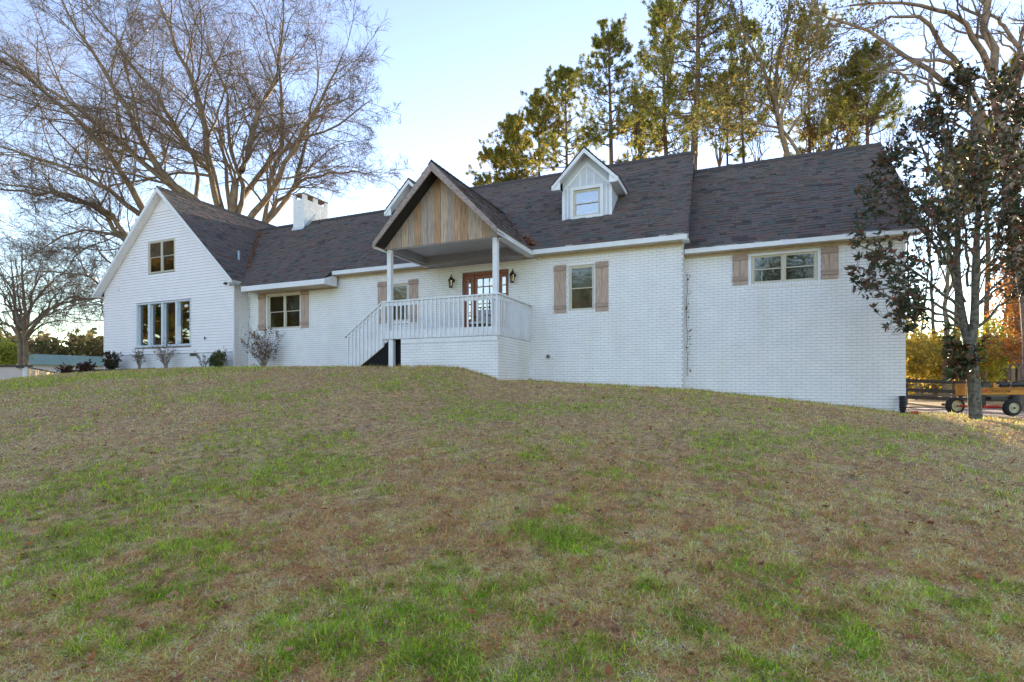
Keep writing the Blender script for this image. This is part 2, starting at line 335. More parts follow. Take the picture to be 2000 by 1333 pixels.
# individual bricks (largest in view) and the joined rest
def dist2(r): return (((r[0] + r[1]) / 2) ** 2 + ((r[2] + r[3]) / 2) ** 2)
def seen(r):
    w_ = max(r[1] - r[0], r[3] - r[2]); return w_ > .15 and not (r[6] == 'wing' and r[2] > WD + .05) and r[4] > gz(min((r[0] + r[1]) / 2, 3.3), min(r[2], WD)) + .02
order = sorted([i for i, r in enumerate(BR) if seen(r)], key=lambda i: dist2(BR[i]))
single = set(order[:290]); unit = None
rest = {}
for i, r in enumerate(BR):
    if i in single:
        if unit is None:
            m_ = MB(); m_.box(0, 1, 0, 1, 0, 1); ob = m_.build('brick', BRICK, WALLS[r[6]]); unit = ob.data
        else: ob = link('brick', unit, WALLS[r[6]])
        ob.location = (r[0], r[2], r[4]); ob.scale = (r[1] - r[0], r[3] - r[2], r[5] - r[4])
    else: rest.setdefault(r[6], []).append(r)
BOXF = np.array([(0, 3, 2, 1), (4, 5, 6, 7), (0, 1, 5, 4), (1, 2, 6, 5), (2, 3, 7, 6), (3, 0, 4, 7)])
for k, rs in rest.items():
    A = np.array([r[:6] for r in rs]); x0, x1, y0, y1, z0, z1 = A.T
    V = np.stack([np.stack(t, -1) for t in ((x0, y0, z0), (x1, y0, z0), (x1, y1, z0), (x0, y1, z0), (x0, y0, z1), (x1, y0, z1), (x1, y1, z1), (x0, y1, z1))], 1).reshape(-1, 3)
    F = (np.arange(len(rs))[:, None, None] * 8 + BOXF[None]).reshape(-1, 4)
    o = np_mesh('brick_courses', V, F, BRICK, WALLS[k]); tag(o, kind='stuff')

# ---- roofs
SH = []            # shingle records
def roof_plane(tag_, O, A, S, s0, s1, lo, hi, thick=.16, deckpoly=None, low=.0):
    O, A, S = Vector(O), Vector(A), Vector(S); N = A.cross(S).normalized()
    if N.z < 0: N = -N
    ex = .143; s = s0; k = 0
    while s < s1 - .02:
        e = min(ex, s1 - s); a = lo(s + .04) - .0; end = hi(s + .04); tone = random.randrange(5)
        while a < end - .01:
            w_ = min(random.choice((.12, .14, .17, .2, .24)), end - a)
            tone = tone if random.random() < .12 else random.choice((0, 0, 0, 1, 2, 2, 3, 3, 3, 4, 1, 0))
            th_ = random.choice((.006, .014, .024)) ; SH.append((O + A * (a + .002) + S * (s - .008), A, S, N, w_ - .004, e + .02, th_, tone, tag_)); a += w_
        s += ex; k += 1
def slab(parent, name, pts, N, t, m):      # pts polygon on the roof surface, extruded down by t along -N
    N = Vector(N); M = MB(); n = len(pts); top = [Vector(p) - N * .002 for p in pts]; bot = [Vector(p) - N * t for p in pts]
    M.add(top + bot, [tuple(range(n)), tuple(range(2 * n - 1, n - 1, -1))] + [(i, i + n, (i + 1) % n + n, (i + 1) % n) for i in range(n)]); return M.build(name, m, parent)
def up(theta): return (0, math.cos(theta), math.sin(theta))
ROOF = {}
S1 = up(TH); NM = (0, -math.sin(TH), math.cos(TH)); tm = math.tan(TH)
def main_z(v): return 3.63 + tm * (v - 13.4)
L1 = 4.1 / math.cos(TH); L0 = 3.4 / math.cos(TH)
ROOF['main'] = slab(house, 'roof', [(-11.5, 13.4, 3.63), (-1.13, 13.4, 3.63), (-1.32, 17.5, main_z(17.5)), (-11.5, 17.5, main_z(17.5))], NM, .14, RDECK)
slab(ROOF['main'], 'roof_deck', [(-15.4, 13.05, main_z(13.05)), (-12.0, 13.05, main_z(13.05)), (-12.0, 13.4, 3.63), (-11.5, 13.4, 3.63), (-11.5, 16.8, main_z(16.8)), (-19.0, 16.8, main_z(16.8))], NM, .12, RDECK)
def valL(s):
    z = 3.63 + s * math.sin(TH); return -15.86 - max(0, (z - 3.50)) / .953 if z > 3.40 else -15.62
roof_plane('main', (0, 13.4, 3.63), (1, 0, 0), S1, -.465, 0 - .01, valL, lambda s: -12.0)
roof_plane('main', (0, 13.4, 3.63), (1, 0, 0), S1, -.036, L0, valL, lambda s: -11.5)
roof_plane('main', (0, 13.4, 3.63), (1, 0, 0), S1, -.036, L1, lambda s: -11.5, lambda s: -1.13 - .19 * s / L1)
# rear slopes
M = MB(); M.prism([(17.5, 7.21), (17.5, 7.05), (21.6, 3.45), (21.6, 3.6)], -11.5, -1.32, 'x'); M.prism([(16.8, 6.59), (16.8, 6.45), (20.6, 3.1), (20.6, 3.25)], -19, -11.5, 'x'); M.build('rear_roof', SH_TONES[0], ROOF['main'])
T2 = math.atan(.859); S2 = up(T2); L2 = 3.9 / math.cos(T2)
ROOF['wing'] = slab(house, 'roof', [(-1.34, 13.9, 3.37), (3.63, 13.9, 3.37), (3.63, 17.8, 6.72), (-1.34, 17.8, 6.72)], (0, -math.sin(T2), math.cos(T2)), .13, RDECK)
roof_plane('wing', (0, 13.9, 3.37), (1, 0, 0), S2, -.03, L2, lambda s: -1.32, lambda s: 3.64)
M = MB(); M.prism([(17.8, 6.72), (17.8, 6.58), (21.7, 3.23), (21.7, 3.37)], -1.3, 3.63, 'x'); M.build('rear_roof', SH_TONES[0], ROOF['wing'])
# main end wall above the wing roof
M = MB(); M.prism([(13.9, 3.3), (21.1, 3.3), (17.5, 6.95)], -1.42, -1.345, 'x'); M.build('gable_end', SH_TONES[4], ROOF['main'])
# left wing roof (ridge runs away from the viewer)
GC, GH, GE, GS = -19.73, 3.87, 3.56, .953
T3 = math.atan(GS); L3 = GH / math.cos(T3); GT = GE + GH * GS
NR = (math.sin(T3), 0, math.cos(T3)); NL = (-math.sin(T3), 0, math.cos(T3))
ROOF['gable'] = slab(house, 'roof', [(GC + GH, 12.85, GE), (GC + GH, 13.2, GE), (GC, 19.5, GT), (GC, 12.85, GT)], NR, .06, RDECK)
slab(ROOF['gable'], 'roof_deck', [(GC + GH, 13.2, GE), (GC + GH, 13.45, GE), (GC + .3, 16.9, GT - .28), (GC, 19.5, GT)], NR, .1, RDECK)
slab(ROOF['gable'], 'left_slope', [(GC - GH, 12.85, GE), (GC - GH, 19.5, GE), (GC, 19.5, GT), (GC, 12.85, GT)], NL, .06, SH_TONES[0])
def valG(s):
    z = GE + s * math.sin(T3); return (13.42 + (z - 3.60) / tm) if z < 6.6 else 19.5
roof_plane('gable', (GC + GH, 0, GE), (0, 1, 0), (-math.cos(T3), 0, math.sin(T3)), -.03, L3, lambda s: 12.85, valG)
roof_plane('gable', (GC - GH, 0, GE), (0, 1, 0), (math.cos(T3), 0, math.sin(T3)), -.03, L3, lambda s: 12.85, lambda s: 13.4)
# porch roof
PC, PH, PE, PS = -6.9, 1.752, 3.62, 1.02
T4 = math.atan(PS); L4 = PH / math.cos(T4); PT = PE + PH * PS; PV = 11.115
ROOF['porch'] = slab(house, 'roof', [(PC + PH, PV, PE), (PC + PH, 13.4, PE), (PC, 15.43, PT), (PC, PV, PT)], (math.sin(T4), 0, math.cos(T4)), .09, RDECK)
slab(ROOF['porch'], 'roof_deck', [(PC - PH, PV, PE), (PC - PH, 13.4, PE), (PC, 15.43, PT), (PC, PV, PT)], (-math.sin(T4), 0, math.cos(T4)), .09, RDECK)
def valP(s): return 13.42 + (PE + s * math.sin(T4) - 3.60) / tm
roof_plane('porch', (PC + PH, 0, PE), (0, 1, 0), (-math.cos(T4), 0, math.sin(T4)), -.03, L4, lambda s: PV, valP)
roof_plane('porch', (PC - PH, 0, PE), (0, 1, 0), (math.cos(T4), 0, math.sin(T4)), -.03, L4, lambda s: PV, valP)

# ---- dormers
def dormer(cx, name):
    hw = .708; V0 = 14.6; ez = 5.62; oh = .235; vr = 14.3; zt = 6.56
    sl = (zt - ez) / (hw + oh); T = math.atan(sl)
    M = MB()
    x0, x1 = cx - hw, cx + hw; zb = main_z(V0) - .25
    wx0, wx1, wz0, wz1 = cx - .385, cx + .385, 4.735, 5.48
    wall(M, 'u', x0, x1, V0, V0 + .06, zb, 5.62, [(wx0, wx1, wz0, wz1)])
    M.prism([(x0, 5.62), (x1, 5.62), (x1, 5.80), (cx, 6.48), (x0, 5.80)], V0, V0 + .06)
    M.box(x0, x0 + .06, V0 + .06, 16.3, 5.0, 5.62); M.box(x1 - .06, x1, V0 + .06, 16.3, 5.0, 5.62)
    M.prism([(V0 + .06, main_z(V0) - .2), (V0 + .06, 5.0), (15.3, 5.0)], x0, x0 + .06, 'x'); M.prism([(V0 + .06, main_z(V0) - .2), (V0 + .06, 5.0), (15.3, 5.0)], x1 - .06, x1, 'x')
    d = M.build('dormer', mat('dormer_panel', (.58, .62, .68), .6, var=.1, scale=6), house)
    M = MB()                                           # trim boards
    for a, b in ((x0 - .012, x0 + .07), (x1 - .07, x1 + .012)): M.box(a, b, V0 - .022, V0 - .001, 4.66, 5.5)
    M.box(wx0 - .09, wx0, V0 - .025, V0 - .001, 4.7, wz1 + .09); M.box(wx1, wx1 + .09, V0 - .025, V0 - .001, 4.7, wz1 + .09); M.box(wx0, wx1, V0 - .025, V0 - .001, wz1, wz1 + .09); M.box(wx0 - .09, wx1 + .09, V0 - .03, V0 - .001, 4.63, 4.73)
    for sg in (-1, 1): M.prism([(cx, 6.24), (cx, 6.14), (cx + sg * (hw - .02), 6.14 - sl * (hw - .02)), (cx + sg * (hw - .02), 6.24 - sl * (hw - .02))], V0 - .018, V0 - .001)
    bevel(M.build('trim', WHITE, d), .004)
    for i, gx in enumerate((-.56, -.19, .0, .21, .56)):
        M = MB(); ztop = 6.13 - sl * abs(gx); zl = 4.73 if abs(gx) > .5 else 5.58
        if ztop > zl: M.box(cx + gx - .018, cx + gx + .018, V0 - .014, V0 - .0005, zl, ztop); M.build('batten', WHITE, d)
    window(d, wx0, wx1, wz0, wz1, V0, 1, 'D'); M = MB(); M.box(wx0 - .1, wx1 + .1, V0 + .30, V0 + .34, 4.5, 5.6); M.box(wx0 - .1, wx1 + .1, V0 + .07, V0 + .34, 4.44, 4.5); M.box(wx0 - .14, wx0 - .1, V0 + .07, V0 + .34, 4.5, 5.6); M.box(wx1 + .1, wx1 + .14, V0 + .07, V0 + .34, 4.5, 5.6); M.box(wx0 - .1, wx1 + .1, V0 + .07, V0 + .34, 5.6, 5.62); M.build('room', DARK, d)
    M = MB()                                           # rakes, returns, fascia
    for sg in (-1, 1):
        e = cx + sg * (hw + oh); M.prism([(cx, zt - .02), (cx, zt - .17), (e, ez - .15), (e, ez - .02)], vr, vr + .022)
        M.prism([(e, ez - .15), (e, ez - .03), (cx + sg * (hw + .0), ez + .18), (cx + sg * (hw - .02), ez - .15)], vr + .023, vr + .04)
        M.box(min(e, e - sg * .02), max(e, e - sg * .02), vr + .022, 15.6, ez - .15, ez - .02)
        M.box(min(e - sg * .02, cx + sg * hw), max(e - sg * .02, cx + sg * hw), vr + .04, 15.5, ez - .15, ez - .135)
    M.build('rake_board', WHITE, d)
    M = MB()
    for sg in (-1, 1): M.prism([(cx, zt - .06), (cx, zt - .09), (cx + sg * (hw + oh - .03), ez - .06), (cx + sg * (hw + oh - .03), ez - .03)], vr + .023, V0 - .001)
    M.build('soffit', WHITE, d)
    k = 'd' + name; Lr = (hw + oh) / math.cos(T); ROOF[k] = slab(d, 'roof', [(cx + hw + oh, vr, ez), (cx + hw + oh, 15.6, ez), (cx, 16.75, zt), (cx, vr, zt)], (math.sin(T), 0, math.cos(T)), .03, RDECK)
    slab(ROOF[k], 'roof_deck', [(cx - hw - oh, vr, ez), (cx - hw - oh, 15.6, ez), (cx, 16.75, zt), (cx, vr, zt)], (-math.sin(T), 0, math.cos(T)), .03, RDECK)
    for sg in (-1, 1):
        roof_plane(k, (cx + sg * (hw + oh), 0, ez), (0, 1, 0), (-sg * math.cos(T), 0, math.sin(T)), -.02, Lr, lambda s: vr - .01, lambda s: 13.42 + (ez + s * math.sin(T) - 3.6) / tm)
    return d

# ---- windows (front faces looking to -y)
def window(par, x0, x1, z0, z1, d, units, style='W', inset=.05, curtains=None):
    fm = CREAM if style in 'WD' else WHITE
    M = MB(); t = .035; y0, y1 = d + inset - .03, d + inset + .06
    bw = .05 if style == 'W' else .045
    M.box(x0, x0 + bw, y0, y1, z0, z1); M.box(x1 - bw, x1, y0, y1, z0, z1); M.box(x0 + bw, x1 - bw, y0, y1, z1 - bw, z1); M.box(x0 + bw, x1 - bw, y0, y1, z0, z0 + bw * .8)
    W = (x1 - x0 - 2 * bw) / units
    for i in range(1, units): M.box(x0 + bw + W * i - .035, x0 + bw + W * i + .035, y0 - .004, y1, z0 + bw * .8, z1 - bw)
    wn = M.build('window', fm, par); bevel(wn, .005)
    subs = []
    for i in range(units):
        a = x0 + bw + W * i + (.035 if i else 0); b = x0 + bw + W * (i + 1) - (.035 if i < units - 1 else 0)
        zb, zt = z0 + bw * .8, z1 - bw; zm = (zb + zt) / 2; s_ = .022
        for (q0, q1, yy) in ((zm - .012, zt, y0 + .012), (zb, zm + .012, y0 + .036)):
            M = MB(); M.box(a, a + s_, yy, yy + .02, q0, q1); M.box(b - s_, b, yy, yy + .02, q0, q1); M.box(a + s_, b - s_, yy, yy + .02, q0, q0 + s_); M.box(a + s_, b - s_, yy, yy + .02, q1 - s_, q1)
            M.build('sash', fm, wn)
            M = MB(); M.box(a + s_, b - s_, yy + .008, yy + .011, q0 + s_, q1 - s_); M.build('pane', GLASS2 if style == 'W' else GLASS, wn)
    return wn
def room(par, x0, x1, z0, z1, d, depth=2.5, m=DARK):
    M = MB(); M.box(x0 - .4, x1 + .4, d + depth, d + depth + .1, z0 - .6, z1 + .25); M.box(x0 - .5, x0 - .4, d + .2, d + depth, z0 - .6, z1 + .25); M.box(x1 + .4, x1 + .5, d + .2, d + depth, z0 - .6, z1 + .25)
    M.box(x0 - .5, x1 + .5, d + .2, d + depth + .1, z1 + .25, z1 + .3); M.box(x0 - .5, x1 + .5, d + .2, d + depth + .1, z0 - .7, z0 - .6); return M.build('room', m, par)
def curtain(par, x0, x1, z0, z1, y, m=CURT, n=10, amp=.02):
    V = []; F = []
    N_ = max(6, int((x1 - x0) / .02))
    for i in range(N_ + 1):
        x = x0 + (x1 - x0) * i / N_; yy = y + amp * math.sin(i * 2 * math.pi * n / N_) + random.uniform(-.003, .003); V += [(x, yy, z0), (x, yy, z1)]
    for i in range(N_): F.append((2 * i, 2 * i + 2, 2 * i + 3, 2 * i + 1))
    M = MB(); M.add(V, F); return M.build('curtain', m, par, fix=False)
def trimring(par, x0, x1, z0, z1, d, w_=.03):
    M = MB(); M.box(x0, x0 + w_, d - .012, d + .02, z0, z1); M.box(x1 - w_, x1, d - .012, d + .02, z0, z1); M.box(x0 + w_, x1 - w_, d - .012, d + .02, z1 - w_, z1); return M.build('window_trim', WHITE, par)
def shutter(par, x0, x1, z0, z1, d):
    root = None; xm = (x0 + x1) / 2
    for k, (a, b) in enumerate(((x0, xm - .003), (xm + .003, x1))):
        j = random.uniform(-.008, .008); M = MB(); M.box(a, b, d - .034, d - .0125, z0 + j, z1 + j * .5); o = M.build('shutter' if k == 0 else 'shutter_board', SHUT, par if k == 0 else root)
        if k == 0: root = o
        bevel(o, .004)
    for zz in (z1 - .16, z0 + .10):
        M = MB(); M.box(x0 - .004, x1 + .004, d - .058, d - .0345, zz, zz + .115); bevel(M.build('batten', SHUTB, root), .004)
def pwin(o, d, units, style='W', cur=None):
    return window(house, o[0], o[1], o[2], o[3], d, units, style)
wm = window(house, O_MAIN[0] + .03, O_MAIN[1] - .03, O_MAIN[2], O_MAIN[3] - .03, MD, 1); trimring(wm, O_MAIN[0], O_MAIN[1], O_MAIN[2], O_MAIN[3], MD)
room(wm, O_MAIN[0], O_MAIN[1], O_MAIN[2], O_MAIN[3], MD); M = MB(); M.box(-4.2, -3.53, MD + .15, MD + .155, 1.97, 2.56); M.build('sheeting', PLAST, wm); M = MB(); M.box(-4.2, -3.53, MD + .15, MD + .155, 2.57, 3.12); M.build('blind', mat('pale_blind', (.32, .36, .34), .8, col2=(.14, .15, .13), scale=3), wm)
shutter(house, -4.62, -4.285, 1.896, 3.193, MD); shutter(house, -3.483, -3.146, 1.898, 3.194, MD)
wp = window(house, O_PORCHW[0] + .02, O_PORCHW[1] - .02, O_PORCHW[2], O_PORCHW[3] - .02, MD, 1); trimring(wp, *O_PORCHW, MD, .02)
room(wp, O_PORCHW[0], O_PORCHW[1], O_PORCHW[2], O_PORCHW[3], MD); M = MB(); M.box(-10.05, -9.33, MD + .15, MD + .155, 2.5, 3.05); M.build('blind', mat('warm_blind', (.42, .35, .16), .8, col2=(.22, .2, .09), scale=4), wp)
M = MB(); M.box(-10.05, -9.33, MD + .15, MD + .155, 1.95, 2.48); M.build('sheeting', PLAST, wp)
shutter(house, -10.432, -10.10, 1.87, 3.187, MD); shutter(house, -9.285, -8.958, 1.874, 3.18, MD)
wl = window(house, O_LEFT[0] + .06, O_LEFT[1] - .005, O_LEFT[2], O_LEFT[3] - .02, MD, 2); trimring(wl, *O_LEFT, MD, .05)
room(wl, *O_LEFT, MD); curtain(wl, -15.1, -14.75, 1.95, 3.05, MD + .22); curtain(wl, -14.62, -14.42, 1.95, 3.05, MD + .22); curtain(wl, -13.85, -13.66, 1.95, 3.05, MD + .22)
shutter(house, -15.544, -15.2, 1.85, 3.115, MD); shutter(house, -13.60, -13.262, 1.874, 3.147, MD)
ww = window(house, O_WING[0] + .06, O_WING[1] - .06, O_WING[2], O_WING[3] - .03, WD, 2); trimring(ww, *O_WING, WD, .06)
room(ww, *O_WING, WD)
for a, b in ((.3, .92), (.98, 1.6)):
    M = MB(); M.box(a, b, WD + .15, WD + .155, 2.46, 2.78); M.build('sheeting', PLAST, ww); M = MB(); M.box(a, b, WD + .15, WD + .155, 2.79, 3.09); M.build('blind', MATS['pale_blind'], ww)
shutter(house, -.171, .165, 2.415, 3.18, WD); shutter(house, 1.728, 2.068, 2.415, 3.175, WD)
# gable upper window
wg = window(house, O_GUP[0], O_GUP[1], O_GUP[2], O_GUP[3], GV, 2, 'W', inset=.02); M = MB()
room(wg, *O_GUP, GV, 2.2, mat('attic_room', (.16, .09, .05), .9)); curtain(wg, -20.55, -20.44, 4.2, 4.75, GV + .2); curtain(wg, -19.8, -19.7, 4.2, 4.75, GV + .2)
M = MB(); M.box(-20.55, -19.2, GV + .25, GV + .255, 4.2, 4.74); M.build('blind', mat('brown_blind', (.13, .075, .045), .8, var=.4, scale=5), wg)
# gable lower four-light window
M = MB(); BLUEW = mat('pale_blue_frame', (.62, .70, .78), .5, var=.08)
x0, x1, z0, z1 = O_GLOW
xs = [x0, -20.62, -19.86, -19.07, x1]
M.box(x0, x0 + .07, GV - .02, GV + .16, z0, z1); M.box(x1 - .05, x1, GV - .02, GV + .16, z0, z1); M.box(x0 + .07, x1 - .05, GV - .02, GV + .16, z1 - .05, z1); M.box(x0 - .03, x1 + .03, GV - .035, GV + .16, z0 - .02, z0 + .06)
for x in xs[1:4]: M.box(x - .055, x + .055, GV - .015, GV + .15, z0 + .06, z1 - .05)
w4 = M.build('window', BLUEW, house); bevel(w4, .006)
for a, b in zip(xs, xs[1:]):
    a += .06; b -= .06; M = MB(); M.box(a, b, GV + .09, GV + .094, z0 + .06, z1 - .05); M.build('pane', GLASS, w4)
    M = MB(); M.box(a, a + .025, GV + .07, GV + .11, z0 + .06, z1 - .05); M.box(b - .025, b, GV + .07, GV + .11, z0 + .06, z1 - .05); M.build('sash', BLUEW, w4)
# sitting room of the left wing, with two side windows that let the sky through
M = MB(); wall(M, 'v', GV + .2, 19.3, -23.35, -23.2, .8, 3.4, [(15.45, 16.1, 1.9, 3.12), (16.35, 17.1, 1.9, 3.12)]); wall(M, 'u', -23.35, -16.3, 19.3, 19.5, .8, 3.4, [(-22.9, -21.6, 1.3, 3.2), (-21.2, -19.6, 1.3, 3.2), (-19.2, -17.0, 1.3, 3.2)]); M.box(-16.3, -16.2, GV + .2, 19.3, .8, 3.4); M.box(-23.2, -16.3, GV + .2, 19.3, 3.38, 3.4); M.box(-23.2, -16.3, GV + .2, 19.3, .78, .8)  # unseen rear openings added so sun glows through the curtains
M.build('room', WARMW, w4)
for a, b in ((-21.28, -20.98), (-20.56, -20.1), (-19.8, -19.52), (-18.55, -18.36)): curtain(w4, a, b, 1.42, 3.02, GV + .3, CURT, 5, .03)
M = MB(); M.box(-22.6, -20.2, 15.2, 16.1, 1.0, 1.95); M.box(-19.7, -18.7, 15.8, 16.6, 1.0, 1.9); M.build('furniture', mat('sofa', (.22, .10, .04), .9), w4)
# brick/back shells of the house so that no light leaks through
M = MB(); M.box(-16.1, -1.3, 21.2, 21.4, -.6, 3.5); M.box(-1.3, 3.15, 21.3, 21.5, -1.3, 3.3); M.build('rear_wall', MORTAR, house)
M = MB(); M.prism([(-23.35, 3.42), (-16.1, 3.42), (GC, 6.85)], 19.3, 19.5); M.box(-23.35, -23.2, GV + .2, 19.5, 3.4, 3.55); M.build('rear_gable', SIDING, house)
M = MB(); M.prism([(13.95, 3.3), (21.4, 3.3), (17.8, 6.5)], 3.29, 3.345, 'x'); M.build('gable_end', SIDING, house)

# ---- siding boards on the gable, one object each
BH = .104; z = 1.12; M = MB()
def gx(zz, pad=.12): q = GH - (zz - GE + pad) / GS; return q
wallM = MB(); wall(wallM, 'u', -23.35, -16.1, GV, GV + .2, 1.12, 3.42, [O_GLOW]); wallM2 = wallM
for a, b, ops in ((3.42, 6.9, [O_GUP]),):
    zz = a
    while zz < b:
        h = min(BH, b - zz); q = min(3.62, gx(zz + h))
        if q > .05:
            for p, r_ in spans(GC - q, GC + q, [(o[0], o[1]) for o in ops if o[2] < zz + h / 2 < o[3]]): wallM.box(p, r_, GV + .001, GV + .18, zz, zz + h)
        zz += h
sw = wallM.build('gable_wall', mat('siding_lap_shade', (.30, .24, .20), .9), house)  # dark tan backing stands in for the shadow lines under the laps
k = 0
while z < 6.42:
    zt = z + BH; q0 = min(3.625, gx(z)); q1 = min(3.625, gx(zt))
    if q0 < .06: break
    ops = [(o[0] - .02, o[1] + .02) for o in (O_GLOW, O_GUP) if o[2] - .03 < z + BH / 2 < o[3] + .01]
    for p, r_ in spans(GC - q0, GC + q0, ops):
        pt = p if p > GC - q0 + .001 else GC - q1; rt = r_ if r_ < GC + q0 - .001 else GC + q1
        if rt - pt < .02: continue
        M = MB(); yb, yt = GV - .022, GV - .004; zt_b = zt - .007
        M.add([(p, yb, z), (r_, yb, z), (r_, GV - .0005, z), (p, GV - .0005, z), (pt, yt, zt_b), (rt, yt, zt_b), (rt, GV - .0005, zt_b), (pt, GV - .0005, zt_b)], [(0, 3, 2, 1), (4, 5, 6, 7), (0, 1, 5, 4), (1, 2, 6, 5), (2, 3, 7, 6), (3, 0, 4, 7)])
        M.build('siding_board', SIDING, sw)
    z = zt; k += 1
ztop = z
x = GC - .85
while x < GC + .85:                                   # vertical panels in the peak
    a, b = max(x, GC - .83), min(x + .1, GC + .83)
    za = GE - .12 + GS * (GH - abs(a - GC)); zb = GE - .12 + GS * (GH - abs(b - GC))
    pk = [(a, ztop), (b, ztop), (b, max(zb, ztop + .002)), (a, max(za, ztop + .002))]
    if max(za, zb) > ztop + .03: M = MB(); M.prism(pk, GV - .018, GV - .0005); bevel(M.build('peak_panel', SIDING, sw), .006)
    x += .102
for q in ((-16.13, -16.085), (-23.37, -23.33)): M = MB(); M.box(q[0], q[1], GV - .03, GV + .03, .5, 3.42); M.build('corner_trim', SIDING, sw)
for cxv, czv in ((-18.13, 1.055), (-21.25, 1.045)):
    M = MB(); M.box(cxv - .18, cxv + .18, GV - .03, GV - .004, czv - .055, czv + .055)
    for q in range(4): M.box(cxv - .16, cxv + .16, GV - .04, GV - .031, czv - .045 + q * .024, czv - .035 + q * .024, 1)
    M.build('foundation_vent', [LEAD, BLACK], sw)
M = MB(); M.box(-22.55, -22.4, GV - .06, GV - .017, 3.66, 3.8); M.build('wall_box', SIDING, sw)
M = MB(); M.box(-17.56, -17.47, GV - .035, GV - .017, 1.56, 1.69); M.box(-17.545, -17.485, GV - .05, GV - .0355, 1.58, 1.67, 1); M.build('outlet_cover', [WHITE, BLACK], sw)
M = MB(); M.tube([(-16.2, GV - .02, 3.46), (-16.2, GV - .1, 3.47), (-16.27, GV - .2, 3.46)], .025, 8); M.lathe((-16.30, GV - .2, 3.45), [(.03, -.05), (.055, .05)], 10, 'x'); M.box(-16.25, -16.12, GV - .06, GV - .02, 3.42, 3.52); M.build('flood_light', mat('dark_bronze', (.05, .045, .04), .4), sw)
# rakes of the gable
M = MB(); zt_, zb_ = GT - .005, GT - .18
for sg in (-1, 1): M.prism([(GC, zt_), (GC, zb_), (GC + sg * GH, GE - .14), (GC + sg * GH, GE - .01)], 12.845, 12.872)
rk = M.build('rake_board', WHITE, house); bevel(rk, .004)
M = MB()
for sg in (-1, 1): M.prism([(GC, zb_ + .04), (GC, zb_ + .02), (GC + sg * GH, GE - .12), (GC + sg * GH, GE - .10)], 12.873, GV - .018)
sf = M.build('soffit', SIDING, house)
for sg in (-1, 1):
    n = 46
    for i in range(n):
        q = GH * (i + .5) / n; xx = GC + sg * q; zz = (zb_ + .02) - (zb_ + .02 - GE + .12) * q / GH
        M = MB(); M.box(xx - .008, xx + .008, 12.875, GV - .02, zz - .012, zz + .003)
        if i % 1 == 0 and sg == -1: M.build('soffit_rib', SIDING, sf)
M = MB(); e = GC + GH; M.box(e - .025, e, 12.873, 13.62, GE - .14, GE - .01); M.box(e - .24, e - .026, 12.88, MD - .01, GE - .14, GE - .125); M.build('eave_fascia', WHITE, house)
M = MB(); e = GC - GH; M.box(e, e + .025, 12.873, 19.5, GE - .14, GE - .01); M.box(e + .026, e + .28, 12.88, 19.4, GE - .14, GE - .125); M.build('eave_fascia', WHITE, house)

# ---- eaves of main house and wing
M = MB(); M.box(PC + PH + .002, -1.135, 13.372, 13.398, 3.475, 3.625); bevel(M.build('eave_fascia', WHITE, house), .004)
M = MB(); M.box(-12.27, PC - PH - .002, 13.372, 13.398, 3.475, 3.612); bevel(M.build('eave_fascia', WHITE, house), .004)
M = MB(); M.box(-15.62, -12.0, 13.022, 13.048, 3.135, 3.305); M.prism([(13.022, 3.135), (13.022, 3.305), (13.42, 3.46), (13.6, 3.46), (13.6, 3.135)], -12.0, -11.98, 'x');
fa = M.build('eave_fascia', WHITE, house); bevel(fa, .004)
M = MB(); M.box(-12.25, -1.14, 13.4, MD - .01, 3.475, 3.487); M.build('soffit', TANW, house); M = MB(); M.box(-15.6, -12.01, 13.05, MD - .01, 3.15, 3.162); M.build('soffit', TANW, house)
for q in ((-12.2, -8.6, 3.40, 3.474), (-5.14, -1.3, 3.40, 3.474), (-15.6, -12.05, 3.108, 3.149)): M = MB(); M.box(q[0], q[1], MD - .03, MD - .002, q[2], q[3]); M.build('frieze_board', TANW, house)
M = MB(); M.prism([(13.37, 3.475), (13.37, 3.63), (17.5, 7.19), (17.5, 7.03)], -1.16, -1.135, 'x'); o = M.build('rake_board', mat('dark_drip_edge', (.06, .055, .06), .6), house)
for v in o.data.vertices: v.co.x -= .19 * max(0, (v.co.y - 13.4)) / 4.1
M = MB(); M.box(-1.16, -1.13, 13.37, 13.399, 3.44, 3.63); M.box(-1.29, -1.131, 13.4, 13.72, 3.455, 3.474); M.build('eave_return', WHITE, house)
M = MB(); M.box(-1.28, 3.62, 13.872, 13.898, 3.235, 3.36); o = M.build('eave_fascia', WHITE, house); bevel(o, .004)
M = MB(); M.box(-1.28, 3.6, 13.9, WD - .01, 3.24, 3.252); M.build('soffit', TANW, house)
M = MB(); M.box(-1.27, 3.35, WD - .03, WD - .002, 3.185, 3.239); M.build('frieze_board', TANW, house)
M = MB(); M.prism([(13.87, 3.235), (13.87, 3.36), (17.8, 6.70), (17.8, 6.55)], 3.605, 3.63, 'x'); M.build('rake_board', WHITE, house)

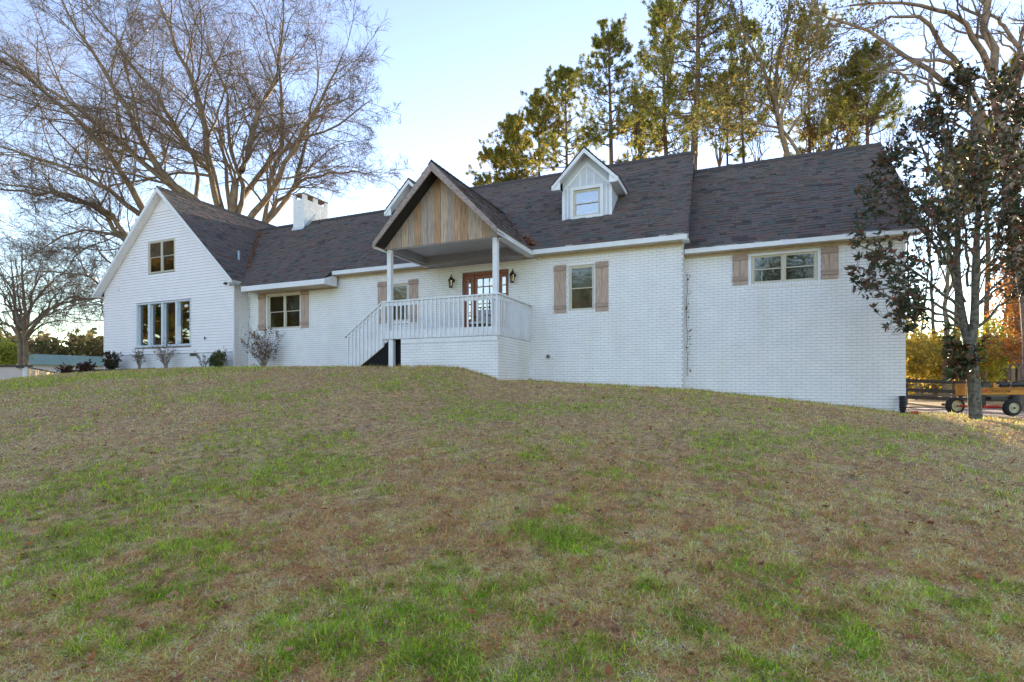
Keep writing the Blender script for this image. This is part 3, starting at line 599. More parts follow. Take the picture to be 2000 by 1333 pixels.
# ---- porch
POST = []
deck = MB(); deck.box(-8.66, -5.33, PF + .03, MD - .015, 1.17, 1.2); dk = deck.build('porch_deck', mat('deck_boards', (.35, .33, .31), .8, var=.3, stretch=(12, 1, 1)), house)
M = MB(); M.box(-8.66, -5.325, PF + .0, PF + .028, 1.165, 1.385); M.box(-5.353, -5.325, PF + .03, MD - .02, 1.175, 1.385); M.box(-8.66, -8.632, PF + .03, MD - .02, 1.165, 1.19); bevel(M.build('rim_board', WHITE, dk), .004)
for a in (-8.56, -5.485):
    M = MB(); M.box(a, a + .125, PF + .03, PF + .155, 1.2, 3.53); bevel(M.build('porch_post', WHITE, house), .008)
M = MB(); M.box(-8.51, -8.37, PF + .03, PF + .16, .2, 1.164); bevel(M.build('porch_post', WHITE, house), .008)
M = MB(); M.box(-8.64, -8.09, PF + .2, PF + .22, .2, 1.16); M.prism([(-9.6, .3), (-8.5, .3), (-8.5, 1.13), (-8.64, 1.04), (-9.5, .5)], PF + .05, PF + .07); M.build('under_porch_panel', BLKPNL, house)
rail = MB(); rail.box(-8.68, -5.26, PF - .045, PF + .09, 2.132, 2.172); rail.box(-5.385, -5.26, PF + .09, MD - .02, 2.132, 2.172)
rl = rail.build('railing', WHITE, house); bevel(rl, .006)
M = MB(); M.box(-8.63, -5.31, PF + .0, PF + .028, 2.03, 2.13); M.box(-5.338, -5.31, PF + .03, MD - .02, 2.03, 2.13); bevel(M.build('rail_board', WHITE, rl), .004)
def bal(x, y, zb, zt, face):
    M = MB(); s_ = .0175; j = random.uniform(-.004, .004)
    if face == 'f': y0, y1 = y - .038, y - .001
    else: y0, y1 = y - s_, y + s_
    x0, x1 = (x - s_ + j, x + s_ + j) if face == 'f' else (x + .001, x + .038)
    M.add([(x0, y0, zb + (.025 if face == 'f' else 0)), (x1, y0, zb + .025), (x1, y1, zb), (x0, y1, zb), (x0, y0, zt), (x1, y0, zt), (x1, y1, zt), (x0, y1, zt)], [(0, 3, 2, 1), (4, 5, 6, 7), (0, 1, 5, 4), (1, 2, 6, 5), (2, 3, 7, 6), (3, 0, 4, 7)])
    return M.build('baluster', WHITE, rl)
for i in range(26): bal(-8.6 + i * .1305, PF, 1.15 + random.uniform(-.006, .006), 2.131, 'f')
for i in range(17): bal(-5.325 if True else 0, PF + .03 + i * .126, 1.155 + random.uniform(-.006, .006), 2.131, 's')
# stairs with sloping rail
sx0, sz0, sx1, sz1 = -9.85, 1.29, -8.66, 2.125
slp = (sz1 - sz0) / (sx1 - sx0)
M = MB(); M.prism([(sx0 - .06, sz0 - .04), (sx1, sz1), (sx1, sz1 + .04), (sx0 - .06, sz0)], PF - .05, PF + .09); sr = M.build('stair_railing', WHITE, house); bevel(sr, .005)
M = MB(); M.prism([(sx0, sz0 - .1), (sx1, sz1 - .1), (sx1, sz1 - .005), (sx0, sz0 - .005)], PF, PF + .028); bevel(M.build('rail_board', WHITE, sr), .003)
for i in range(10):
    x = -9.80 + i * .126; zr = sz0 + (x - sx0) * slp; zs = .456 + (x + 9.463) * .62
    M = MB(); M.box(x - .0175, x + .0175, PF - .038, PF - .001, max(.38, zs + .0 if zs > .45 else .38), zr - .004); M.build('baluster', WHITE, sr)
M = MB(); M.prism([(-9.55, .38), (-9.463, .44), (-8.64, .98), (-8.64, 1.385), (-8.9, 1.25), (-9.86, .66), (-9.86, .38)], PF + .001, PF + .04); st_ = M.build('stair_stringer', WHITE, house); bevel(st_, .004)
M = MB(); M.prism([(-9.55, .38), (-9.463, .44), (-8.64, .98), (-8.64, 1.3), (-9.86, .62), (-9.86, .38)], 12.55, 12.59); M.build('stair_stringer', WHITE, house)
for i in range(4): M = MB(); M.box(-9.78 + i * .29, -9.46 + i * .29, PF + .041, 12.549, .58 + i * .165, .618 + i * .165); M.build('stair_tread', WHITE, st_)
# porch gable boards
HB = 3.53; gw0, gw1 = -8.675, -5.225; wv = .2; x = gw0; gb = None
def pz(xx): return PT - .10 - abs(xx - PC) * PS
while x < gw1 - .02:
    a, b = x + .004, min(x + wv, gw1) - .004; pts = [(a, HB), (b, HB), (b, max(pz(b), HB + .002))]
    if a < PC < b: pts.append((PC, pz(PC)))
    pts.append((a, max(pz(a), HB + .002))); M = MB(); j = random.uniform(0, .004); M.prism(pts, PF + j, PF + .024)
    o = M.build('gable_board' if gb is None else 'gable_board', random.choice(BOARD_TONES), house)
    x += wv * 1.0 if random.random() < .7 else wv * .93
M = MB(); M.box(gw0 + .02, gw1 - .02, PF + .03, PF + .155, HB + .005, 3.62); M.build('porch_header', WHITE, house)
M = MB()
for a in (-8.56, -5.485): M.box(a, a + .125, PF + .156, MD - .01, 3.50, 3.70)
M.box(-8.43, -5.49, 13.27, MD - .002, 3.44, 3.704)
M.build('porch_beam', mat('grey_beam', (.42, .42, .43), .7, var=.15), house)
M = MB(); M.box(-8.56, -5.36, PF + .03, MD - .01, 3.705, 3.72)
pc_ = M.build('porch_ceiling', CEIL, house)
yy = PF + .2
while yy < MD - .05: M = MB(); M.box(-8.43, -5.49, yy, yy + .085, 3.697, 3.7045); M.build('ceiling_board', CEIL, pc_); yy += .092
M = MB(); M.prism([(PC, PT - .01), (PC, PT - .23), (PC - PH, PE - .155), (PC - PH, PE - .01)], PV - .005, PV + .03); bevel(M.build('rake_board', RAKE_W, house), .004)
M = MB(); M.prism([(PC, PT - .01), (PC, PT - .23), (PC + PH, PE - .155), (PC + PH, PE - .01)], PV - .007, PV + .028); bevel(M.build('rake_board', RAKE_W, house), .004)
M = MB()
for sg in (-1, 1): M.prism([(PC, PT - .09), (PC, PT - .115), (PC + sg * PH, PE - .115), (PC + sg * PH, PE - .09)], PV + .031, PF - .001)
M.build('soffit', SOFFIT_B, house)
for e, a in ((PC + PH, -.025), (PC - PH, 0)):
    M = MB(); M.box(e + a, e + a + .025, PV + .031, 13.4, PE - .15, PE - .012); bevel(M.build('eave_fascia', WHITE, house), .003)
M = MB(); M.box(-5.355, -5.175, PF + .0, MD - .01, PE - .15, PE - .138); M.build('soffit', WHITE, house); M = MB(); M.box(-8.63, -8.565, PF, MD - .01, PE - .15, PE - .138); M.build('soffit', WHITE, house)
dormer(-3.97, 'A'); dormer(-9.72, 'B')

# ridge caps
def ridge(p0, p1, t=.055, w_=.13, parent=None):
    p0, p1 = Vector(p0), Vector(p1); d = p1 - p0; n = int(d.length / .18); e = d.normalized(); side = e.cross(Vector((0, 0, 1))).normalized()
    M = MB()
    for i in range(n):
        a = p0 + d * i / n; b = p0 + d * (i + 1.12) / n; l = .012
        M.add([a + Vector((0, 0, .02 + l)), b + Vector((0, 0, .02)), a + side * w_ - Vector((0, 0, w_ * .85)), b + side * w_ - Vector((0, 0, w_ * .85 + l)), a - side * w_ - Vector((0, 0, w_ * .85)), b - side * w_ - Vector((0, 0, w_ * .85 + l))], [(0, 2, 3, 1), (0, 1, 5, 4)], 0)
    M.build('ridge_cap', SH_TONES[4], parent, fix=False)
ridge((-1.32, 17.5, 7.25), (-11.5, 17.5, 7.25), parent=ROOF['main']); ridge((-11.5, 16.8, 6.64), (-19.3, 16.8, 6.64), parent=ROOF['main'])
ridge((3.63, 17.8, 6.75), (-1.33, 17.8, 6.75), parent=ROOF['wing']); ridge((GC, 12.85, GT + .02), (GC, 19.5, GT + .02), parent=ROOF['gable']); ridge((PC, PV, PT + .02), (PC, 15.4, PT + .02), w_=.1, parent=ROOF['porch'])
# shingles: the 290 that show largest as parts, the rest joined
def sdist(r): p = r[0]; return p.x ** 2 + p.y ** 2 + p.z ** 2
cand = sorted([i for i, r in enumerate(SH) if r[4] > .16 and r[8] in ('main', 'wing') and r[0].x > -5 and r[0].x < 2.4], key=lambda i: sdist(SH[i]))
single = set(cand[:290]); slabs = {}
def slab_mesh(tone):
    if tone not in slabs:
        me = bpy.data.meshes.new('shingle'); me.from_pydata([(0, 0, -.002), (1, 0, -.002), (1, 1, -.002), (0, 1, -.002), (0, 0, 1), (1, 0, 1), (1, 1, .05), (0, 1, .05)], [], [tuple(f) for f in BOXF.tolist()]); me.materials.append(SH_TONES[tone]); slabs[tone] = me
    return slabs[tone]
rest = {}
for i, r in enumerate(SH):
    if i in single:
        o = link('shingle', slab_mesh(r[7]), ROOF[r[8]]); p, A, S, N, w_, h_, th_, tone, _ = r
        A_ = S.cross(N) if S.cross(N).dot(A) > 0 else A
        o.matrix_local = Matrix(((A.x * w_, S.x * h_, N.x * th_, p.x), (A.y * w_, S.y * h_, N.y * th_, p.y), (A.z * w_, S.z * h_, N.z * th_, p.z), (0, 0, 0, 1)))
    else: rest.setdefault(r[8], []).append(r)
for k, rs in rest.items():
    P = np.array([r[0] for r in rs]); A = np.array([r[1] for r in rs]); S = np.array([r[2] for r in rs]); N = np.array([r[3] for r in rs])
    W = np.array([r[4] for r in rs])[:, None]; H = np.array([r[5] for r in rs])[:, None]; T = np.array([r[6] for r in rs])[:, None]
    V = np.stack([P - N * .002, P + A * W - N * .002, P + A * W + S * H - N * .002, P + S * H - N * .002, P + N * T, P + A * W + N * T, P + A * W + S * H + N * T * .05, P + S * H + N * T * .05], 1).reshape(-1, 3)
    F = (np.arange(len(rs))[:, None, None] * 8 + BOXF[None]).reshape(-1, 4); mi = np.repeat([r[7] for r in rs], 6)
    o = np_mesh('shingle_courses', V, F, SH_TONES, ROOF[k], mi=mi); tag(o, kind='stuff')
# roof vent pipe on the left wing
pv = Vector((-16.9, 14.0, 3.56 + .953 * 1.04)); M = MB(); M.tube([pv - Vector((0, 0, .1)), pv + Vector((0, 0, .32))], .045, 10); M.build('vent_pipe', mat('vent_metal', (.28, .36, .44), .4, metal=.3), ROOF['gable'])

# ---- front door
M = MB(); x0, x1, z0, z1 = O_DOOR; y0, y1 = MD + .04, MD + .14
M.box(x0, x0 + .06, y0, y1, z0, z1); M.box(x1 - .06, x1, y0, y1, z0, z1); M.box(x0 + .06, x1 - .06, y0, y1, z1 - .08, z1); M.box(x0 + .30, x0 + .36, y0, y1, z0, z1 - .08); M.box(x1 - .36, x1 - .30, y0, y1, z0, z1 - .08)
fd = M.build('door_frame', DOORW, house); bevel(fd, .005)
def paneled(name, a, b, cols, rows, zb, zt, yy, z_lo):
    M = MB(); st2 = .07 if cols > 1 else .045; pw = (b - a - 2 * st2) / cols
    ops = []; ph = (zt - .09 - z_lo) / rows
    for c in range(cols):
        for r_ in range(rows): ops.append((a + st2 + pw * c + .012, a + st2 + pw * (c + 1) - .012, z_lo + ph * r_ + .012, z_lo + ph * (r_ + 1) - .012))
    wall(M, 'u', a, b, yy, yy + .045, zb, zt, ops); M.box(a + st2, b - st2, yy - .008, yy - .0005, zb + .12, z_lo - .1)
    d = M.build(name, DOORW, fd)
    for o in ops: M = MB(); M.box(o[0], o[1], yy + .02, yy + .024, o[2], o[3]); M.build('pane', GLASS, d)
    return d
paneled('sidelight', x0 + .062, x0 + .298, 1, 5, z0 + .02, z1 - .082, y0 + .03, z0 + .62)
paneled('sidelight', x1 - .298, x1 - .062, 1, 5, z0 + .02, z1 - .082, y0 + .03, z0 + .62)
dr = paneled('door', x0 + .364, x1 - .364, 3, 5, z0 + .02, z1 - .085, y0 + .035, z0 + .62)
M = MB(); M.tube([(x1 - .42, y0 + .02, z0 + .98), (x1 - .42, y0 - .03, z0 + .98)], .02, 8); M.lathe((x1 - .42, y0 - .04, z0 + .98), [(.02, -.03), (.032, 0), (.02, .03)], 10, 'y'); M.build('handle', mat('brass', (.5, .35, .12), .3, metal=1), dr)
rm = room(house, x0, x1, z0 + .6, z1, MD, 4.0, mat('hall_wall', (.42, .24, .08), .9))
# two lit bulbs of the hall lamp
for bx in (-6.22, -6.13):
    M = MB(); M.lathe((bx, 14.6, 3.02), [(.012, -.05), (.03, -.02), (.03, .02), (.008, .05)], 8); M.build('lamp_bulb', MATS.get('bulb') or emit_mat('bulb', (1, .62, .25), 60), rm)

# ---- lanterns
def lantern(x, label):
    t = empty('wall_lantern', (x, MD, 2.98), label, 'lantern', 'wall lanterns beside the front door')
    M = MB(); M.lathe((0, -.012, .05), [(.055, -.01), (.055, .0), (.03, .012)], 12, 'y'); M.tube([(0, -.02, .05), (0, -.07, .12), (-.0, -.12, .19), (0, -.16, .2), (0, -.17, .15), (0, -.16, .1)], [.012, .011, .01, .01, .009, .008], 8); M.build('bracket', BLACK, t)
    M = MB(); M.lathe((0, -.16, .09), [(.01, .05), (.03, .03), (.07, -.03), (.09, -.05), (.085, -.06)], 12)
    for a in range(6): M.tube([(.075 * math.cos(a * math.pi / 3), -.16 + .075 * math.sin(a * math.pi / 3), .035), (.055 * math.cos(a * math.pi / 3), -.16 + .055 * math.sin(a * math.pi / 3), -.15)], .006, 5)
    M.lathe((0, -.16, -.165), [(.03, -.025), (.06, -.01), (.062, .015)], 12); M.build('cage', BLACK, t)
    M = MB(); M.lathe((0, -.16, -.055), [(.05, -.09), (.068, .085)], 12); M.build('glass_shade', glass_mat('lantern_glass', .1, (.8, .8, .7)) if 'lantern_glass' not in MATS else MATS['lantern_glass'], t)
lantern(-7.737, 'black wall lantern on the brick left of the wooden front door'); lantern(-5.794, 'black wall lantern on the brick right of the wooden front door')
# ---- porch chair
ch = empty('porch_chair', (-6.35, 12.75, 1.2), 'black framed porch chair with white and grey cushions behind the railing', 'chair')
M = MB()
for a in (-.27, .27):
    M.tube([(a, -.25, 0), (a, -.27, .6)], .016, 6); M.tube([(a, .25, 0), (a, .3, .88)], .016, 6); M.tube([(a, -.29, .6), (a, .27, .62)], .018, 6); M.tube([(a, -.24, .36), (a, .26, .36)], .014, 6)
M.tube([(-.27, .3, .88), (.27, .3, .88)], .018, 6); M.tube([(-.27, -.25, .36), (.27, -.25, .36)], .015, 6); M.tube([(-.27, .26, .36), (.27, .26, .36)], .015, 6)
for a in range(5): M.tube([(-.18 + a * .09, .27, .4), (-.18 + a * .09, .3, .87)], .008, 5)
M.build('chair_frame', BLACK, ch)
M = MB(); M.box(-.25, .25, -.24, .24, .37, .44); bevel(M.build('seat_cushion', mat('white_cushion', (.6, .6, .6), .9), ch), .02); M = MB(); M.box(-.23, .23, .14, .24, .45, .8); bevel(M.build('back_cushion', mat('grey_cushion', (.45, .45, .45), .9, var=.3), ch), .03)
# ---- small wall things
M = MB(); M.lathe((-4.781, MD - .005, .738), [(.05, -.09), (.055, -.06), (.045, 0)], 12, 'y'); M.lathe((-4.781, MD - .1, .738), [(.02, -.005), (.028, .0)], 12, 'y', 1); tag(M.build('vent_cap', [mat('aged_vent', (.36, .35, .3), .6, var=.4), BLACK]), 'small round grey vent cap low on the brick wall right of the porch', 'vent')
M = MB(); M.box(-5.2, -4.92, 13.52, 13.64, -.0, .075); tag(bevel(M.build('dark_block', mat('dark_block', (.03, .026, .022), .9, var=.5)), .01), 'dark block lying at the wall foot beside the porch base', 'block')
ds = empty('downspout', (3.27, 14.0, -.7), 'short black corrugated downspout elbow leaning at the right corner of the house', 'downspout')
M = MB(); M.tube([(.0, .1, .42), (.0, .07, .33), (-.01, .02, .18), (-.05, -.06, .02), (-.07, -.1, -.04)], [.062, .064, .066, .066, .07], 14); M.build('pipe', mat('black_plastic', (.012, .012, .014), .5, bump=.3), ds)
for i in range(7): M = MB(); f = i / 7; M.lathe((-.0 - .05 * f * f, .1 - .16 * f, .42 - .40 * f), [(.07, -.012), (.074, 0), (.07, .012)], 14); M.build('rib', MATS['black_plastic'], ds)
cp = MB(); cp.lathe((3.42, 13.85, gz(3.42, 13.85) + .04), [(.03, -.05), (.042, .06)], 12, 'x'); tag(cp.build('cup', mat('red_plastic', (.55, .06, .03), .5)), 'small red plastic cup lying at the right house corner', 'cup')
# ivy remnants on two inner corners
def ivy(name, x, y, z0, z1, label, n, sx):
    t = empty(name, (x, y, z0), label, 'vine'); M = MB(); p = [(random.uniform(-.02, .02), -.012 - random.uniform(0, .01), (z1 - z0) * i / 14) for i in range(15)]; M.tube(p, .005, 5)
    for i in range(8): q = p[random.randrange(1, 14)]; M.tube([q, (q[0] + sx * random.uniform(.03, .1), q[1], q[2] + random.uniform(-.04, .08))], .003, 4)
    M.build('stem', mat('dry_stem', (.10, .07, .05), .9), t)
    for i in range(n):
        M = MB(); q = Vector(p[random.randrange(15)]) + Vector((sx * random.uniform(-.01, .09), -random.uniform(.0, .03), random.uniform(-.1, .1))); s_ = random.uniform(.014, .034)
        a = random.uniform(0, 6.28); e1 = Vector((math.cos(a), -.3, math.sin(a))) * s_; e2 = Vector((-math.sin(a), -.2, math.cos(a))) * s_ * .7
        M.add([q - e1, q - e2, q + e1, q + e2, q + Vector((0, -.012, 0))], [(0, 1, 4), (1, 2, 4), (2, 3, 4), (3, 0, 4)]); M.build('leaf', random.choice((mat('dry_leaf', (.16, .07, .035), .8), mat('ivy_leaf', (.05, .07, .03), .6))), t, fix=False)
ivy('ivy_vine', -1.24, WD - .02, .2, 2.7, 'dried ivy remnants climbing the inner corner between main wall and right wing', 20, 1)
ivy('ivy_vine', -16.0, MD - .02, 1.3, 3.1, 'dried ivy remnants in the inner corner beside the sided gable', 16, 1)
# leaves lying in the valleys
def valley_leaves(p0, p1, n, label, sp, N):
    p0, p1 = Vector(p0), Vector(p1); V = []; F = []; T = []
    for i in range(n):
        f = random.random(); c = p0.lerp(p1, f) + Vector((random.gauss(0, sp), random.gauss(0, sp * .4), 0)) ; c.z += .02 + random.random() * .03 + max(0, 0)
        a = Vector((random.gauss(0, 1), random.gauss(0, 1), random.gauss(0, .6))).normalized() * .045; b = a.cross(Vector(N)).normalized() * .03
        k = len(V); V += [c - a, c - b + Vector((0, 0, .01)), c + a, c + b + Vector((0, 0, .01))]; F.append((k, k + 1, k + 2, k + 3)); q = random.random(); t = (.30 * (.6 + q * .6), .15 * (.6 + q * .6), .075); T += [t] * 4
    o = np_mesh('fallen_leaves', np.array(V), np.array(F), MATS.get('leaf_tint') or attr_mat('leaf_tint', .9, .15), tint=np.array(T)); tag(o, label, kind='stuff')
def vp(z): return (-15.86 - (z - 3.56) / .953, 13.42 + (z - 3.6) / tm, z + .02)
valley_leaves(vp(4.1), vp(6.4), 800, 'brown fallen leaves packed in the roof valley beside the left gable', .085, (0, -.6, .7))
valley_leaves((-5.2, 13.5, 3.76), (-5.5, 13.85, 4.07), 160, 'brown fallen leaves caught in the valley beside the porch roof', .05, (0, -.6, .7))
#@@PLANTS
# ------------------------------------------------------------------ vegetation helpers
def nrm(a): return a / np.maximum(np.linalg.norm(a, axis=-1, keepdims=True), 1e-9)
def interp_poly(pts, rad, n):
    pts = np.asarray(pts, float); rad = np.asarray(rad, float)
    d = np.r_[0, np.cumsum(np.linalg.norm(np.diff(pts, axis=0), axis=1))]; t = np.linspace(0, d[-1], n)
    # Catmull style smoothing by dense linear + box filter
    P = np.stack([np.interp(t, d, pts[:, i]) for i in range(3)], -1); Rr = np.interp(t, d, rad)
    Q = P.copy(); Q[1:-1] = (P[:-2] + 2 * P[1:-1] + P[2:]) / 4
    return Q, Rr
def spawn(P, Rr, k, tr=(.2, 1), ang=(45, 15), lf=(.4, .7), n=5, wander=.18, trop=.05, rf=.55, rmin=.004, shrink=.5, end=.35, sel=None, flat=None):
    B, m, _ = P.shape; idx = np.repeat(np.arange(B), k); K = len(idx)
    t = tr[0] + (tr[1] - tr[0]) * (np.tile(np.arange(k), B) + rng.random(K)) / k
    f = t * (m - 1); i0 = np.minimum(f.astype(int), m - 2); fr = (f - i0)[:, None]
    pos = P[idx, i0] * (1 - fr) + P[idx, i0 + 1] * fr; T = nrm(P[idx, i0 + 1] - P[idx, i0])
    r0 = (Rr[idx, i0] * (1 - fr[:, 0]) + Rr[idx, i0 + 1] * fr[:, 0]) * rf
    L = np.linalg.norm(np.diff(P, axis=1), axis=-1).sum(1)[idx] * (lf[0] + (lf[1] - lf[0]) * rng.random(K)) * (1 - shrink * t)
    side = nrm(np.cross(T, nrm(rng.normal(size=(K, 3))))); a = np.radians(ang[0] + ang[1] * rng.normal(size=K))[:, None]
    D = nrm(T * np.cos(a) + side * np.sin(a))
    if flat is not None: D[:, 2] *= flat; D = nrm(D)
    pts = [pos]; step = (L / (n - 1))[:, None]
    for i in range(n - 1):
        D = nrm(D + wander * rng.normal(size=(K, 3)) + np.array([0, 0, trop])); pts.append(pts[-1] + D * step)
    r0 = np.maximum(r0, rmin); rr = r0[:, None] * np.linspace(1, end, n)[None]
    return np.stack(pts, 1), np.maximum(rr, rmin * .7)
def tubes_arrays(sets):
    Vs, Fs = [], []; base = 0
    for P, Rr, k in sets:
        B, n, _ = P.shape
        if B == 0: continue
        T = nrm(np.gradient(P, axis=1)); ref = np.where(np.abs(T[..., 2:3]) < .9, np.array([0, 0, 1.]), np.array([1., 0, 0]))
        a = nrm(np.cross(T, ref)); b = np.cross(T, a); th = np.arange(k) * 2 * np.pi / k
        V = P[:, :, None] + (a[:, :, None] * np.cos(th)[:, None] + b[:, :, None] * np.sin(th)[:, None]) * Rr[:, :, None, None]
        ix = np.arange(B * n * k).reshape(B, n, k) + base; nx = np.roll(ix, -1, 2)
        F = np.stack([ix[:, :-1], nx[:, :-1], nx[:, 1:], ix[:, 1:]], -1).reshape(-1, 4); Vs.append(V.reshape(-1, 3)); Fs.append(F); base += B * n * k
    return np.concatenate(Vs), np.concatenate(Fs)
def tubes(name, sets, m, parent):
    V, F = tubes_arrays(sets); inv = np.array(parent.location); return np_mesh(name, V - inv, F, m, parent, smooth=True)
def leaves(name, C_, n, spread, size, cols, m, parent=None, asp=.55, up_=0.0, kind=None, label=None, sizevar=.35):
    C_ = np.repeat(np.asarray(C_), n, 0); K = len(C_); c = C_ + rng.normal(size=(K, 3)) * np.asarray(spread)
    A = nrm(rng.normal(size=(K, 3)) + np.array([0, 0, up_])); Bv = nrm(np.cross(A, rng.normal(size=(K, 3)))); s = size * (1 + sizevar * rng.normal(size=K))[:, None]
    V = np.stack([c - A * s * .5, c - Bv * s * .5 * asp, c + A * s * .5, c + Bv * s * .5 * asp], 1); cols = np.asarray(cols); ci = rng.integers(0, len(cols), K)
    tt = cols[ci] * (.75 + .5 * rng.random(K))[:, None]; T = np.repeat(tt[:, None], 4, 1).reshape(-1, 3)
    inv = np.array(parent.location) if parent else 0
    o = np_mesh(name, V.reshape(-1, 3) - inv, np.arange(K * 4).reshape(-1, 4), m, parent, tint=T)
    if kind: tag(o, label, kind=kind)
    return o
BARK_W = mat('warm_grey_bark', (.27, .21, .145), .95, scale=3, col2=(.14, .108, .08), bump=.8, bscale=12, detail=8)
BARK_T = mat('twig_bark', (.16, .12, .092), .95)
BARK_P = mat('pine_bark', (.17, .11, .075), .95, scale=4, col2=(.085, .06, .045), bump=.8, bscale=14, stretch=(3, 3, 1))
BARK_G = mat('grey_green_bark', (.22, .20, .165), .95, scale=16, col2=(.055, .058, .04), bump=.8, bscale=30, detail=8)
LEAF = MATS.get('leaf_tint') or attr_mat('leaf_tint', .9, .15)
NEEDLE = attr_mat('needle_tint', .7, .5, .2); AUT = attr_mat('autumn_leaf_tint', .8, .5, .2); MAG = attr_mat('magnolia_leaf', .42, .08, .3)

# ---- large bare tree behind the left gable
def pxpath(pl, Y, dY, widths, n=14, sc_=1.0):
    m = len(pl); pts = [np.array(at(x, y, Y + dY * i / (m - 1))) for i, (x, y) in enumerate(pl)]
    return interp_poly(pts, widths if hasattr(widths, '__len__') and len(widths) == m else np.linspace(widths[0], widths[1], m), n)
def z6(l, s_=2.564): return [(x / s_, y / s_) for x, y in l]
big = empty('bare_tree', tuple(at(445, 790, 31)), 'huge leafless tree with a wide fan of bare limbs behind the sided gable', 'tree', 'leafless trees')
J = (455, 455)
limbs = [([(1150, 1200), (1090, 1030), (1060, 870), (1040, 740), (1015, 600), (1000, 480), (960, 380), (900, 250), (850, 120), (790, 0), (760, -120)], 2, .27, .03),
 ([(1150, 1200), (1160, 1050), (1180, 930), (1220, 830), (1240, 720), (1290, 600), (1330, 480), (1400, 380), (1410, 240), (1400, 100), (1420, 0)], -2, .25, .025),
 ([(1160, 1180), (1165, 1050), (1250, 930), (1380, 800), (1420, 700), (1415, 560), (1405, 400), (1380, 280), (1340, 150), (1300, 20)], 5, .19, .025),
 ([(1200, 1200), (1250, 1080), (1330, 1000), (1400, 900), (1480, 700), (1560, 600), (1640, 460), (1690, 330), (1720, 260)], -4, .20, .02),
 ([(1260, 1200), (1330, 1110), (1400, 1010), (1480, 930), (1600, 880), (1750, 860), (1900, 880)], 3, .16, .02),
 ([(1100, 1150), (1000, 1000), (900, 960), (830, 900), (760, 800), (700, 660), (620, 500), (520, 350), (430, 200), (330, 60), (280, -60)], -3, .25, .03),
 ([(1080, 1150), (900, 960), (830, 905), (720, 830), (600, 700), (400, 560), (250, 460), (120, 340), (0, 250), (-120, 150)], 4, .22, .03),
 ([(760, 1120), (710, 1050), (640, 900), (520, 720), (400, 600), (250, 480), (120, 380), (30, 300), (-100, 230)], -6, .20, .03),
 ([(900, 1180), (690, 1075), (560, 970), (450, 880), (300, 820), (100, 780), (0, 720), (-150, 690)], 5, .19, .03),
 ([(760, 1300), (610, 1179), (560, 1060), (450, 1010), (300, 970), (0, 960), (-150, 900)], -3, .17, .025),
 ([(1150, 1150), (1160, 1000), (1110, 850), (1130, 760), (1115, 680), (1050, 600), (960, 500), (850, 400), (700, 330), (560, 230)], 6, .13, .02),
 ([(1300, 1150), (1480, 960), (1510, 800), (1540, 700), (1530, 600), (1600, 450), (1590, 300), (1570, 180)], 6, .14, .02),
 ([(1100, 1100), (1060, 870), (1000, 820), (920, 680), (830, 560), (760, 440), (620, 270), (520, 140), (420, 0)], -6, .16, .025),
 ([(1180, 1120), (1240, 950), (1200, 860), (1130, 700), (1140, 560), (1150, 450), (1080, 330), (1000, 180), (960, 60), (930, -40)], 1, .13, .02),
 ([(1320, 1120), (1370, 850), (1420, 730), (1560, 690), (1700, 620), (1800, 560), (1860, 500)], 0, .12, .02),
 ([(980, 1000), (1010, 870), (960, 760), (880, 620), (760, 560), (620, 520), (480, 420), (330, 350), (180, 250)], 8, .12, .02),
 ([(560, 1500), (480, 1400), (420, 1300), (560, 1240), (300, 1150), (150, 1080), (0, 1090)], 4, .10, .02)]
LP, LR = [], []
limbs = [(z6(pl), dY, a, b) for pl, dY, a, b in limbs[:-1]] + [([(330, 560), (240, 465), (200, 405), (173, 400), (135, 386), (108, 378), (62, 370), (0, 354), (-60, 350)], -4, .14, .02), ([(330, 560), (227, 454), (184, 451), (151, 451), (113, 465), (78, 489), (40, 500)], 4, .10, .018),
 ([(330, 620), (220, 575), (186, 551), (175, 535), (108, 532), (60, 530), (10, 545)], -5, .08, .016), ([(330, 640), (203, 583), (172, 588), (153, 580), (138, 581), (112, 595), (80, 600)], 3, .09, .016), ([(330, 560), (215, 520), (190, 470), (150, 500), (100, 560), (60, 590)], 7, .07, .014)]
for pl, dY, a, b in limbs:
    P, Rr = pxpath(pl, 31, dY, (a, b), 14); LP.append(P); LR.append(Rr)
P0, R0 = interp_poly([np.array(at(*q)) for q in ((448, 800, 31), (450, 640, 31), (452, 500, 31), (455, 455, 31))], [.62, .5, .46, .4], 14)
LP = np.array(LP); LR = np.array(LR); LP[:, 3:-1] += rng.normal(size=LP[:, 3:-1].shape) * .08
tubes('trunk', [(P0[None], R0[None], 12)], BARK_W, big); tubes('limbs', [(LP, LR, 8)], BARK_W, big)
b1 = spawn(LP, LR, 20, (.2, 1), (46, 12), (.2, .40), 8, .13, .015, .42, .018, .25)
b2 = spawn(*b1, 8, (.15, 1), (44, 13), (.35, .6), 6, .18, .01, .55, .010, .35)
b3 = spawn(*b2, 6, (.15, 1), (38, 14), (.45, .75), 3, .18, .04, .6, .0075, .4)
b4 = spawn(*b3, 3, (.2, 1), (36, 14), (.5, .9), 2, .2, .04, .7, .006, .3)
tubes('branches', [(*b1, 5), (*b2, 4)], BARK_W, big); tubes('twigs', [(*b3, 3), (*b4, 3)], BARK_T, big)

